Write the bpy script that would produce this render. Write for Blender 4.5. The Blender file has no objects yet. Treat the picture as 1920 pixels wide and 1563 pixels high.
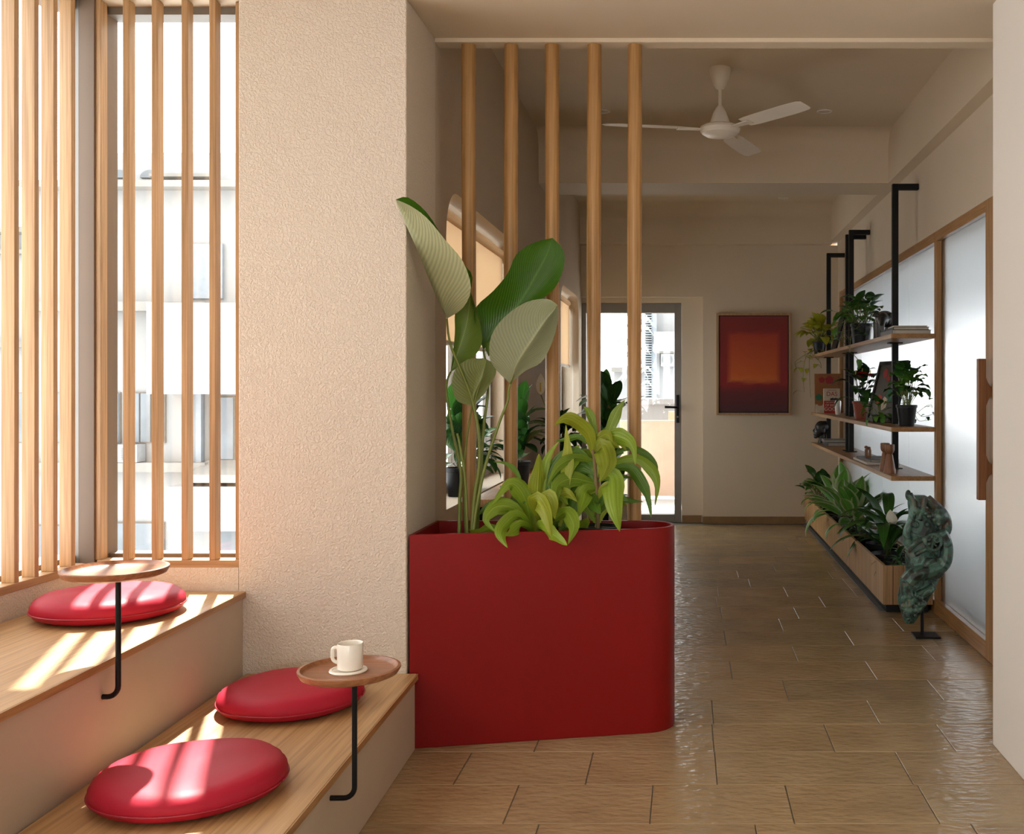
import bpy, bmesh, math, random
from mathutils import Vector, Matrix, noise
R = math.radians
random.seed(7)
SC = bpy.context.scene
COL = SC.collection

# ---------------------------------------------------------------- camera, world, sun, exposure
F, VX, VY, CH = 1950.0, 1285.0, 728.0, 1.25        # focal length (px), vanishing point, camera height
cam_d = bpy.data.cameras.new('camera'); cam = bpy.data.objects.new('camera', cam_d); COL.objects.link(cam)
cam.location = (0, 0, CH); cam.rotation_euler = (R(90), 0, 0)
cam_d.sensor_fit = 'HORIZONTAL'; cam_d.sensor_width = 36; cam_d.lens = F / 1920 * 36
cam_d.shift_x = (960 - VX) / 1920; cam_d.shift_y = (VY - 781.5) / 1920
cam_d.clip_start = .05; cam_d.clip_end = 300
SC.camera = cam
world = bpy.data.worlds.new('world'); SC.world = world; world.use_nodes = True
bg = world.node_tree.nodes['Background']; bg.inputs[0].default_value = (.975, .99, 1.0, 1); bg.inputs[1].default_value = 6.0
sun_d = bpy.data.lights.new('sun', 'SUN'); sun_d.energy = 27; sun_d.angle = R(1.0); sun_d.color = (1, .95, .87)
sun = bpy.data.objects.new('sun', sun_d); COL.objects.link(sun)
AZ, EL = R(20), R(55)
sdir = Vector((math.sin(AZ) * math.cos(EL), -math.cos(AZ) * math.cos(EL), -math.sin(EL)))
sun.rotation_euler = sdir.to_track_quat('-Z', 'Y').to_euler(); sun.location = (-6, 14, 14)
SC.view_settings.view_transform = 'Standard'; SC.view_settings.look = 'None'
SC.view_settings.exposure = -0.05; SC.view_settings.gamma = 1; SC.view_settings.use_curve_mapping = False
SC.cycles.max_bounces = 11; SC.cycles.diffuse_bounces = 7; SC.cycles.transparent_max_bounces = 24
SC.cycles.transmission_bounces = 10
SC.cycles.caustics_reflective = False; SC.cycles.caustics_refractive = False
SC.cycles.sample_clamp_indirect = 6.0

def W(px, py, Y):                                   # a photograph pixel at real depth Y -> world
    return Vector(((px - VX) / F * Y, Y, CH - (py - VY) / F * Y))

# ---------------------------------------------------------------- materials
def lin(h):
    h = h.lstrip('#'); c = [int(h[i:i+2], 16) / 255 for i in (0, 2, 4)]
    return tuple(x / 12.92 if x <= .04045 else ((x + .055) / 1.055) ** 2.4 for x in c)
def c4(c): return (c[0], c[1], c[2], 1)
class NT:
    def __init__(s, name):
        s.m = bpy.data.materials.new(name); s.m.use_nodes = True; s.t = s.m.node_tree; s.n = s.t.nodes; s.l = s.t.links
        s.b = s.n['Principled BSDF']; s.out = s.n['Material Output']
    def add(s, typ, **kw):
        n = s.n.new(typ)
        for k, v in kw.items():
            if k.startswith('i_'):
                key = k[2:]; key = int(key) if key.isdigit() else key
                n.inputs[key].default_value = v
            else: setattr(n, k, v)
        return n
    def link(s, a, b): s.l.new(a, b)
    def coords(s, kind='Object', scale=(1, 1, 1)):
        tc = s.add('ShaderNodeTexCoord'); mp = s.add('ShaderNodeMapping'); mp.inputs['Scale'].default_value = scale
        s.link(tc.outputs[kind], mp.inputs[0]); return mp.outputs[0]
    def noise(s, vec, scale, detail=4, rough=.55, dist=0):
        n = s.add('ShaderNodeTexNoise'); n.inputs['Scale'].default_value = scale; n.inputs['Detail'].default_value = detail
        n.inputs['Roughness'].default_value = rough; n.inputs['Distortion'].default_value = dist
        if vec is not None: s.link(vec, n.inputs['Vector'])
        return n.outputs['Fac']
    def ramp(s, fac, stops):
        r = s.add('ShaderNodeValToRGB'); e = r.color_ramp.elements
        while len(e) < len(stops): e.new(.5)
        for el, (p, c) in zip(e, stops): el.position = p; el.color = c4(c)
        s.link(fac, r.inputs[0]); return r.outputs[0]
    def mix(s, fac, a, b, mode='MIX'):
        m = s.add('ShaderNodeMix'); m.data_type = 'RGBA'; m.blend_type = mode
        for sock, v in ((m.inputs[0], fac), (m.inputs[6], a), (m.inputs[7], b)):
            if hasattr(v, 'is_linked'): s.link(v, sock)
            else: sock.default_value = v if isinstance(v, (int, float)) else c4(v)
        return m.outputs[2]
    def bump(s, h, strength=.3, dist=.01):
        b = s.add('ShaderNodeBump'); b.inputs['Strength'].default_value = strength; b.inputs['Distance'].default_value = dist
        s.link(h, b.inputs['Height']); s.link(b.outputs[0], s.b.inputs['Normal'])
    def col(s, c):
        if hasattr(c, 'is_linked'): s.link(c, s.b.inputs['Base Color'])
        else: s.b.inputs['Base Color'].default_value = c4(c)
    def set(s, **kw):
        for k, v in kw.items(): s.b.inputs[k.replace('_', ' ')].default_value = v

def plain(name, c, rough=.5, metal=0, var=.12, vs=6, bump=None, coat=0, spec=.5):
    t = NT(name); v = t.coords()
    n = t.noise(v, vs, 5)
    d = tuple(x * (1 - var) for x in c); u = tuple(min(1, x * (1 + var)) for x in c)
    t.col(t.ramp(n, [(.3, d), (.7, u)])); t.set(Roughness=rough, Metallic=metal, Specular_IOR_Level=spec)
    if coat: t.b.inputs['Coat Weight'].default_value = coat; t.b.inputs['Coat Roughness'].default_value = .15
    if bump: t.bump(t.noise(v, bump[0], 6, .6), bump[1], bump[2])
    return t.m
def wood(name, c1, c2, axis=2, rough=.45, fine=1.0, ring=0.0):
    t = NT(name); s1 = [26 * fine] * 3; s1[axis] = 1.3 * fine; s2 = [150 * fine] * 3; s2[axis] = 3.0 * fine
    a = t.noise(t.coords(scale=s1), 1, 3, .6, 1.2); b = t.noise(t.coords(scale=s2), 1, 2, .6)
    base = t.ramp(a, [(.3, c1), (.7, c2)])
    oi = t.add('ShaderNodeObjectInfo')
    g = t.ramp(b, [(.35, (.72, .70, .66)), (.6, (1, 1, 1))])
    mm = t.mix(1.0, base, g, 'MULTIPLY')
    t.col(mm); t.set(Roughness=rough); t.bump(b, .08, .003)
    return t.m

paint = lin('#cdb79c')
def plaster(name, c, scale, strength, dist):
    t = NT(name); v = t.coords()
    n2 = t.noise(v, 1.3, 3); t.col(t.ramp(n2, [(.3, tuple(x * .95 for x in c)), (.7, c)])); t.set(Roughness=.85)
    a = t.noise(v, scale, 3, .5, .8); h = t.ramp(a, [(.40, (0, 0, 0)), (.60, (1, 1, 1))])
    t.bump(h, strength, dist); return t.m
M = {}
M['stucco'] = plaster('stucco', lin('#d9cec0'), 110, .55, .005)
M['stucco_fine'] = plaster('stucco_fine', lin('#c6b6a1'), 130, .3, .003)
M['paint'] = plain('wall_paint', lin('#d3c4ae'), .75, var=.03, vs=1.5, bump=(40, .05, .002))
M['ceil'] = plain('ceiling_paint', lin('#d3c3ab'), .6, var=.03, vs=1.2, bump=(30, .04, .002))
M['pier'] = plain('pier_paint', lin('#dad3c9'), .7, var=.02, vs=1.5, bump=(35, .05, .002))
M['coolwhite'] = plain('cool_white_paint', (.66, .675, .685), .7, var=.02)
M['riser'] = plain('riser_paint', lin('#b9a793'), .55, var=.04, vs=2, bump=(20, .08, .003))
OAK1, OAK2 = lin('#a8845b'), lin('#bd986f')
M['oak_v'] = wood('oak_vertical', OAK1, OAK2, 2)
M['oak_x'] = wood('oak_along_x', OAK1, OAK2, 0)
M['oak_y'] = wood('oak_along_y', OAK1, OAK2, 1)
M['bench'] = wood('bench_veneer', lin('#b08a5c'), lin('#c4a074'), 1, .38, .6)
M['teak_v'] = wood('teak_vertical', lin('#a07446'), lin('#ba9060'), 2, .5)
M['teak_y'] = wood('teak_along_y', lin('#a07446'), lin('#b58a5a'), 1, .4)
M['teak_x'] = wood('teak_along_x', lin('#8f5f33'), lin('#a9774a'), 0, .4)
M['pole'] = wood('pole_wood', lin('#a67c4a'), lin('#c0955f'), 2, .42, .8)
M['tray'] = wood('tray_walnut', lin('#8a5638'), lin('#a8714c'), 0, .35, .8)
M['ply'] = wood('planter_ply', lin('#b3884f'), lin('#cba36e'), 2, .45, .5)
M['candle'] = wood('candlestick_wood', lin('#7a4e2e'), lin('#8c5c38'), 2, .5)
M['black'] = plain('black_steel', (.006, .006, .006), .45, var=.1, spec=.2)
M['blackplastic'] = plain('black_plastic', (.008, .008, .009), .45, var=.1, spec=.25)
M['alu'] = plain('grey_aluminium', lin('#85807a'), .45, .3, var=.04)
M['alu_brown'] = plain('taupe_aluminium', lin('#6b5848'), .6, .0, var=.04)
M['redplanter'] = plain('red_lacquer', lin('#7f0d0d'), .38, var=.05, vs=3, bump=(25, .03, .002), spec=.22)
M['leather'] = plain('red_leather', lin('#a51f33'), .5, var=.05, vs=5, bump=(140, .06, .002), spec=.16)
M['piping'] = plain('red_piping', lin('#96122a'), .4)
M['ceramic'] = plain('white_ceramic', lin('#e6e0d4'), .22, var=.06, vs=14, coat=.4)
M['fanwhite'] = plain('fan_enamel', lin('#ece6dc'), .3, var=.02)
M['blind'] = None
M['soil'] = plain('soil', (.03, .02, .013), .95, var=.4, vs=60, bump=(90, .8, .01))
M['grout'] = plain('grout', lin('#6d675c'), .9, var=.1, vs=40)
M['skirting'] = plain('brown_skirting_tile', lin('#8a6a45'), .5, var=.15, vs=8)
M['terracotta'] = plain('terracotta_plastic', lin('#8f3f28'), .5)
M['facade'] = plain('facade_cream', (.245, .24, .23), .9, var=.05, vs=.7)
M['facade_b'] = plain('facade_white', (.27, .27, .268), .9, var=.04, vs=.7)
M['ledge'] = plain('facade_ledge', (.20, .19, .172), .9, var=.12, vs=1.5)
M['extglass'] = plain('facade_glass', (.125, .14, .15), .5, var=.25, vs=1.2)
M['extframe'] = plain('facade_timber', (.15, .125, .10), .7)
M['louver'] = plain('louver_blue_grey', (.19, .215, .235), .6)
M['acwhite'] = plain('ac_casing', (.3, .3, .3), .6)
M['acdark'] = plain('ac_grille', (.15, .155, .16), .6)
M['peach'] = plain('peach_board', lin('#c4a690'), .8, var=.08, vs=3)
M['terrace'] = plain('terrace_floor', (.5, .49, .47), .8, var=.05)
M['exttree'] = plain('far_foliage', (.24, .27, .23), .9)
M['paper'] = plain('book_paper', lin('#cfc8bb'), .8, var=.06, vs=30)
M['cover_grey'] = plain('grey_cover', lin('#6d6c6a'), .6)
M['cover_dark'] = plain('charcoal_cover', lin('#2c2d30'), .6)
M['cover_white'] = plain('white_cover', lin('#d8d4cc'), .6)
M['cover_brown'] = plain('brown_cover', lin('#9a5f30'), .6, var=.1)
M['cover_cream'] = plain('cream_cover', lin('#d9cbb2'), .6)
M['ink_red'] = plain('red_ink', lin('#b1281e'), .6)
M['ink_crimson'] = plain('crimson_ink', lin('#96201f'), .6)
M['ink_green'] = plain('green_ink', lin('#1d6b4c'), .6)
M['ink_black'] = plain('black_ink', (.015, .015, .015), .6)
M['bronze_dark'] = plain('dark_stone', (.022, .022, .02), .35, var=.4, vs=14, bump=(60, .3, .004))
M['spadix'] = plain('spadix', lin('#d8c76a'), .6)
M['petal_white'] = plain('white_spathe', lin('#e6e2d2'), .5)
M['petal_red'] = plain('red_spathe', lin('#a31016'), .3)

def blind_mat():
    t = NT('blind_fabric'); v = t.coords(); n = t.noise(v, 300, 2)
    c = t.ramp(n, [(.3, lin('#dcc5a8')), (.7, lin('#e4cfb4'))]); t.col(c); t.set(Roughness=.9)
    tr = t.add('ShaderNodeBsdfTranslucent'); tr.inputs[0].default_value = c4(lin('#e6d2b8'))
    mx = t.add('ShaderNodeMixShader'); mx.inputs[0].default_value = .55
    t.link(t.b.outputs[0], mx.inputs[1]); t.link(tr.outputs[0], mx.inputs[2]); t.link(mx.outputs[0], t.out.inputs[0]); return t.m
M['blind'] = blind_mat()
def glass_mat(name, tint, gl=.05):
    t = NT(name); tr = t.add('ShaderNodeBsdfTransparent'); tr.inputs[0].default_value = c4(tint)
    g = t.add('ShaderNodeBsdfGlossy'); g.inputs['Roughness'].default_value = .02
    mx = t.add('ShaderNodeMixShader'); mx.inputs[0].default_value = gl
    t.link(tr.outputs[0], mx.inputs[1]); t.link(g.outputs[0], mx.inputs[2]); t.link(mx.outputs[0], t.out.inputs[0]); return t.m
M['glass'] = glass_mat('clear_glass', (.96, .97, .97))
def frosted():
    t = NT('frosted_glass'); t.col((.95, .965, .975)); t.set(Roughness=.34, IOR=1.12)
    t.b.inputs['Transmission Weight'].default_value = 1
    g = t.add('ShaderNodeBsdfGlossy'); g.inputs['Roughness'].default_value = .16; g.inputs[0].default_value = (.8, .85, .88, 1)
    mx = t.add('ShaderNodeMixShader'); mx.inputs[0].default_value = .10
    t.link(t.b.outputs[0], mx.inputs[1]); t.link(g.outputs[0], mx.inputs[2]); t.link(mx.outputs[0], t.out.inputs[0]); return t.m
M['frost'] = frosted()
def tile_mat():
    t = NT('brown_stone_tile'); g = t.coords('Object'); oi = t.add('ShaderNodeObjectInfo')
    ad = t.add('ShaderNodeVectorMath', operation='ADD'); sc = t.add('ShaderNodeVectorMath', operation='SCALE')
    cb = t.add('ShaderNodeCombineXYZ'); t.link(oi.outputs['Random'], cb.inputs[0]); t.link(oi.outputs['Random'], cb.inputs[1])
    t.link(cb.outputs[0], sc.inputs[0]); sc.inputs['Scale'].default_value = 37.0
    t.link(g, ad.inputs[0]); t.link(sc.outputs[0], ad.inputs[1]); v = ad.outputs[0]
    n = t.noise(v, 4, 3, .5, 0); f = t.noise(v, 60, 4, .6)
    c = t.ramp(n, [(.25, lin('#988061')), (.5, lin('#a58d6b')), (.75, lin('#af9876'))])
    r = t.ramp(oi.outputs['Random'], [(0, (.86, .87, .88)), (.35, (1.0, .97, .92)), (.7, (.92, .94, .92)), (1, (1.1, 1.03, .95))])
    c2 = t.mix(1.0, c, r, 'MULTIPLY'); c3 = t.mix(.12, c2, t.ramp(f, [(.3, (.5, .5, .5)), (.7, (1.15, 1.15, 1.15))]), 'MULTIPLY'); t.col(c3)
    rr = t.add('ShaderNodeMapRange'); t.link(n, rr.inputs[0]); rr.inputs[3].default_value = .22; rr.inputs[4].default_value = .28; t.link(rr.outputs[0], t.b.inputs['Roughness'])
    t.set(Specular_IOR_Level=.75)
    mp = t.add('ShaderNodeMapping'); mp.inputs['Scale'].default_value = (20, 40, 20); t.link(v, mp.inputs[0])
    t.bump(t.noise(mp.outputs[0], 1, 2, .45, 0), .75, .0075); return t.m
M['tile'] = tile_mat()
def patina():
    t = NT('verdigris_bronze'); v = t.coords(); a = t.noise(v, 14, 7, .7, .8); b = t.noise(v, 5, 4, .6); f = t.noise(v, 60, 5, .7)
    g = t.ramp(a, [(.38, (.018, .02, .018)), (.47, (.045, .07, .058)), (.55, (.09, .21, .165)), (.64, (.14, .16, .12))])
    rst = t.ramp(b, [(.55, (0, 0, 0)), (.66, (1, 1, 1))])
    t.col(t.mix(rst, g, (.16, .08, .05))); t.set(Roughness=.38, Metallic=.2); t.bump(f, .35, .004); return t.m
M['patina'] = patina()

def leaf_mat(name, c1, c2, kind='plain', edge=None, rough=.36, tl=.3, freq=26):
    t = NT(name); uv = t.add('ShaderNodeUVMap'); sep = t.add('ShaderNodeSeparateXYZ'); t.link(uv.outputs[0], sep.inputs[0])
    def math_(op, a, b=None):
        n = t.add('ShaderNodeMath', operation=op)
        for k, x in enumerate((a, b)):
            if x is None: continue
            if hasattr(x, 'is_linked'): t.link(x, n.inputs[k])
            else: n.inputs[k].default_value = x
        return n.outputs[0]
    au = math_('ABSOLUTE', math_('SUBTRACT', sep.outputs[0], .5))
    if kind == 'feather': w = math_('SINE', math_('MULTIPLY', math_('SUBTRACT', sep.outputs[1], math_('MULTIPLY', au, .75)), freq * 6.283))
    elif kind == 'stripe': w = math_('SINE', math_('MULTIPLY', sep.outputs[0], freq * 6.283))
    else: w = math_('SINE', math_('MULTIPLY', math_('SUBTRACT', sep.outputs[1], math_('MULTIPLY', au, .8)), 60))
    n = t.noise(t.coords(), 7, 4); oi = t.add('ShaderNodeObjectInfo')
    base = t.mix(n, c1, c2)
    rv = t.ramp(oi.outputs['Random'], [(0, (.78, .80, .76)), (1, (1.18, 1.14, 1.05))]); base = t.mix(1.0, base, rv, 'MULTIPLY')
    wf = math_('MULTIPLY', math_('ADD', w, 1), .15 if kind == 'feather' else .06); base = t.mix(wf, base, tuple(x * .35 for x in c1))
    mid = t.ramp(au, [(.0, (1, 1, 1)), (.035, (0, 0, 0))]); base = t.mix(math_('MULTIPLY', mid, .45), base, tuple(min(1, x * 1.7 + .03) for x in c2))
    if edge:
        er = t.ramp(au, [(.30, (0, 0, 0)), (.42, (1, 1, 1))]); base = t.mix(er, base, edge)
    t.col(base); t.set(Roughness=rough); t.bump(w, .22, .002)
    tr = t.add('ShaderNodeBsdfTranslucent'); t.link(base, tr.inputs[0])
    mx = t.add('ShaderNodeMixShader'); mx.inputs[0].default_value = tl
    t.link(t.b.outputs[0], mx.inputs[1]); t.link(tr.outputs[0], mx.inputs[2]); t.link(mx.outputs[0], t.out.inputs[0]); return t.m
G = {
 'cal_pale': leaf_mat('calathea_underside', lin('#a0aa86'), lin('#b6bc98'), 'feather', rough=.5, freq=30),
 'cal_dark': leaf_mat('calathea_upper', lin('#335f0e'), lin('#4a8016'), 'feather', rough=.34, freq=28),
 'cal_mid': leaf_mat('calathea_mid', lin('#688838'), lin('#7d9c48'), 'feather', rough=.4, freq=30),
 'cal_olive': leaf_mat('calathea_olive', lin('#74854a'), lin('#8a9860'), 'feather', rough=.45, freq=20),
 'drac': leaf_mat('corn_plant_leaf', lin('#7a9c28'), lin('#98b63c'), 'stripe', rough=.38, freq=6, tl=.35),
 'drac_y': leaf_mat('corn_plant_leaf_yellow', lin('#90a428'), lin('#b0ba40'), 'stripe', rough=.38, freq=6, tl=.35),
 'drac_d': leaf_mat('corn_plant_leaf_dark', lin('#55802a'), lin('#6d963a'), 'stripe', rough=.38, freq=6, tl=.3),
 'dark': leaf_mat('dark_leaf', lin('#23481f'), lin('#345e2c'), rough=.3, tl=.2),
 'deep': leaf_mat('deep_green_leaf', lin('#2f6224'), lin('#467c32'), rough=.3, tl=.25),
 'hosta': leaf_mat('variegated_leaf', lin('#62a848'), lin('#86c45c'), edge=lin('#d2dfb4'), rough=.35, tl=.42),
 'bright': leaf_mat('bright_green_leaf', lin('#4f902e'), lin('#6cab3c'), rough=.35),
 'lime': leaf_mat('lime_leaf', lin('#a8b432'), lin('#c4c84c'), rough=.4, tl=.4),
 'varstrap': leaf_mat('striped_strap_leaf', lin('#3a6a2c'), lin('#54863a'), 'stripe', freq=5, rough=.32),
}
M['stem'] = plain('green_stem', lin('#6d7a32'), .45, var=.15, vs=10)
M['stem_dark'] = plain('dark_stem', lin('#47552a'), .5, var=.2, vs=10)
M['cane'] = plain('brown_cane', lin('#7d6a48'), .7, var=.25, vs=20)

# ---------------------------------------------------------------- mesh builder
class MB:
    def __init__(s): s.v = []; s.f = []; s.mi = []; s.cur = 0
    def _add(s, vs, fs):
        o = len(s.v); s.v += [Vector(p) for p in vs]
        for f in fs: s.f.append([i + o for i in f]); s.mi.append(s.cur)
        return s
    def box(s, x0, x1, y0, y1, z0, z1):
        return s._add([(x0,y0,z0),(x1,y0,z0),(x1,y1,z0),(x0,y1,z0),(x0,y0,z1),(x1,y0,z1),(x1,y1,z1),(x0,y1,z1)],
                      [(0,3,2,1),(4,5,6,7),(0,1,5,4),(1,2,6,5),(2,3,7,6),(3,0,4,7)])
    def hexa(s, b, t):                              # 4 bottom + 4 top points (ccw from above)
        return s._add(list(b) + list(t), [(0,3,2,1),(4,5,6,7),(0,1,5,4),(1,2,6,5),(2,3,7,6),(3,0,4,7)])
    def prism(s, poly, z0, z1):
        n = len(poly)
        return s._add([(x, y, z0) for x, y in poly] + [(x, y, z1) for x, y in poly],
                      [tuple(range(n))[::-1], tuple(range(n, 2*n))] + [(i, (i+1) % n, n + (i+1) % n, n + i) for i in range(n)])
    def lathe(s, prof, c=(0, 0, 0), seg=32, M4=None):
        vs = []; fs = []; c = Vector(c)
        for r, z in prof:
            for k in range(seg):
                a = 2 * math.pi * k / seg; p = Vector((r * math.cos(a), r * math.sin(a), z))
                vs.append((M4 @ p if M4 else p) + c)
        for i in range(len(prof) - 1):
            for k in range(seg):
                k2 = (k + 1) % seg; fs.append((i*seg+k, i*seg+k2, (i+1)*seg+k2, (i+1)*seg+k))
        if prof[0][0] > 1e-5: fs.append(tuple(range(seg))[::-1])
        if prof[-1][0] > 1e-5: fs.append(tuple(range((len(prof)-1)*seg, len(prof)*seg)))
        return s._add(vs, fs)
    def tube(s, pts, r, seg=10, caps=True):
        pts = [Vector(p) for p in pts]; n = len(pts); rs = r if isinstance(r, (list, tuple)) else [r] * n
        vs = []; fs = []; up = None
        for i, p in enumerate(pts):
            d = (pts[min(i+1, n-1)] - pts[max(i-1, 0)]).normalized()
            if up is None:
                up = Vector((0, 0, 1)) if abs(d.z) < .9 else Vector((0, 1, 0))
            a = d.cross(up)
            if a.length < 1e-4: a = d.orthogonal()
            a.normalize(); b = a.cross(d).normalized(); up = b
            for k in range(seg):
                t = 2 * math.pi * k / seg; vs.append(p + (a * math.cos(t) + b * math.sin(t)) * rs[i])
        for i in range(n - 1):
            for k in range(seg):
                k2 = (k + 1) % seg; fs.append((i*seg+k, i*seg+k2, (i+1)*seg+k2, (i+1)*seg+k))
        if caps: fs += [tuple(range(seg))[::-1], tuple(range((n-1)*seg, n*seg))]
        return s._add(vs, fs)
    def ball(s, c, r, seg=12, rings=8, M4=None):
        c = Vector(c); r = Vector(r) if not isinstance(r, (int, float)) else Vector((r, r, r)); vs = []; fs = []
        for i in range(rings + 1):
            ph = math.pi * i / rings
            for k in range(seg):
                a = 2 * math.pi * k / seg
                p = Vector((r.x * math.sin(ph) * math.cos(a), r.y * math.sin(ph) * math.sin(a), -r.z * math.cos(ph)))
                vs.append(c + (M4 @ p if M4 else p))
        for i in range(rings):
            for k in range(seg):
                k2 = (k + 1) % seg; fs.append((i*seg+k, i*seg+k2, (i+1)*seg+k2, (i+1)*seg+k))
        return s._add(vs, fs)
    def build(s, name, mats, parent=None, bevel=0, smooth=None, origin=None, remesh=0):
        if not isinstance(mats, (list, tuple)): mats = [mats]
        root = parent
        while root is not None and root.parent is not None: root = root.parent
        if root is not None: o0 = Vector(root['_o'])
        elif origin is not None: o0 = Vector(origin)
        else:
            lo = Vector([min(p[i] for p in s.v) for i in range(3)]); hi = Vector([max(p[i] for p in s.v) for i in range(3)])
            o0 = Vector(((lo.x + hi.x) / 2, (lo.y + hi.y) / 2, lo.z))
        me = bpy.data.meshes.new(name); me.from_pydata([tuple(p - o0) for p in s.v], [], s.f)
        for m in mats: me.materials.append(m)
        for p, i in zip(me.polygons, s.mi): p.material_index = i
        bm = bmesh.new(); bm.from_mesh(me); bmesh.ops.remove_doubles(bm, verts=bm.verts, dist=1e-6)
        bmesh.ops.recalc_face_normals(bm, faces=bm.faces); bm.to_mesh(me); bm.free()
        o = bpy.data.objects.new(name, me); COL.objects.link(o)
        if parent is None: o.location = o0; o['_o'] = tuple(o0)
        else: o.parent = parent
        if smooth is not None:
            for p in me.polygons: p.use_smooth = True
            if smooth > 0: me.set_sharp_from_angle(angle=R(smooth))
        if bevel:
            b = o.modifiers.new('bevel', 'BEVEL'); b.width = bevel; b.segments = 2; b.limit_method = 'ANGLE'
        if remesh:
            r = o.modifiers.new('remesh', 'REMESH'); r.mode = 'VOXEL'; r.voxel_size = remesh; r.use_smooth_shade = True
            sm = o.modifiers.new('smooth', 'SMOOTH'); sm.iterations = 1; sm.factor = .5
        return o
def tag(o, label, cat=None, group=None, kind=None):
    o['label'] = label
    if cat: o['category'] = cat
    if group: o['group'] = group
    if kind: o['kind'] = kind
    return o
def thing(name, label, cat, loc, group=None, kind=None):
    o = bpy.data.objects.new(name, None); COL.objects.link(o); o.location = loc; o['_o'] = tuple(loc)
    o.empty_display_size = .05
    return tag(o, label, cat, group, kind)
def struct(o, label, cat): return tag(o, label, cat, kind='structure')
def bx(name, mat, dims, parent=None, bevel=0): return MB().box(*dims).build(name, mat, parent, bevel)
def flat_curve(name, loops, depth, mat, to3d, parent=None):     # filled 2D outline with holes, extruded
    cu = bpy.data.curves.new(name, 'CURVE'); cu.dimensions = '2D'; cu.fill_mode = 'BOTH'; cu.extrude = depth / 2
    for lp in loops:
        sp = cu.splines.new('POLY'); sp.points.add(len(lp) - 1); sp.use_cyclic_u = True
        for p, (a, b) in zip(sp.points, lp): p.co = (a, b, 0, 1)
    tmp = bpy.data.objects.new('tmp', cu); COL.objects.link(tmp)
    dg = bpy.context.evaluated_depsgraph_get(); me = bpy.data.meshes.new_from_object(tmp.evaluated_get(dg))
    bpy.data.objects.remove(tmp); bpy.data.curves.remove(cu)
    mb = MB(); mb._add([to3d(v.co) for v in me.vertices], [list(p.vertices) for p in me.polygons]); bpy.data.meshes.remove(me)
    return mb.build(name, mat, parent)
def text_mesh(body, size, mat, M4, parent, name='lettering', align='CENTER'):
    cu = bpy.data.curves.new('t', 'FONT'); cu.body = body; cu.size = size; cu.align_x = align; cu.extrude = .0004
    tmp = bpy.data.objects.new('tmp', cu); COL.objects.link(tmp)
    dg = bpy.context.evaluated_depsgraph_get(); me = bpy.data.meshes.new_from_object(tmp.evaluated_get(dg))
    bpy.data.objects.remove(tmp); bpy.data.curves.remove(cu)
    mb = MB(); mb._add([M4 @ v.co for v in me.vertices], [list(p.vertices) for p in me.polygons]); bpy.data.meshes.remove(me)
    return mb.build(name, mat, parent)
def crom(pts, n):                                   # Catmull-Rom resample
    pts = [Vector(p) for p in pts]; m = len(pts); out = []
    if m == 2: return [pts[0].lerp(pts[1], i / (n - 1)) for i in range(n)]
    for i in range(n):
        u = i / (n - 1) * (m - 1); k = min(int(u), m - 2); t = u - k
        p0, p1, p2, p3 = pts[max(k-1, 0)], pts[k], pts[k+1], pts[min(k+2, m-1)]
        out.append(.5 * ((2*p1) + (p2-p0)*t + (2*p0-5*p1+4*p2-p3)*t*t + (3*p1-p0-3*p2+p3)*t**3))
    return out
def grid_obj(name, rows, mats, parent, mi=None):    # rows of points -> smooth UV-mapped sheet
    n, m = len(rows), len(rows[0]); o0 = Vector(parent['_o']) if parent else Vector((0, 0, 0))
    me = bpy.data.meshes.new(name)
    me.from_pydata([tuple(p - o0) for r in rows for p in r], [], [(i*m+j, i*m+j+1, (i+1)*m+j+1, (i+1)*m+j) for i in range(n-1) for j in range(m-1)])
    uv = me.uv_layers.new(name='UVMap')
    for lp in me.loops:
        i, j = divmod(lp.vertex_index, m); uv.data[lp.index].uv = (j / (m - 1), i / (n - 1))
    for mt in (mats if isinstance(mats, (list, tuple)) else [mats]): me.materials.append(mt)
    for k, p in enumerate(me.polygons):
        p.use_smooth = True
        if mi: p.material_index = mi(k // (m - 1), k % (m - 1))
    o = bpy.data.objects.new(name, me); COL.objects.link(o)
    if parent: o.parent = parent
    return o

# ================================================================= SETTING
XL, XR, XLW, YP, ZC = -.9655, 1.41, -2.05, 3.60, 2.60      # corridor left/right walls, window wall, pillar plane, low ceiling
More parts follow.
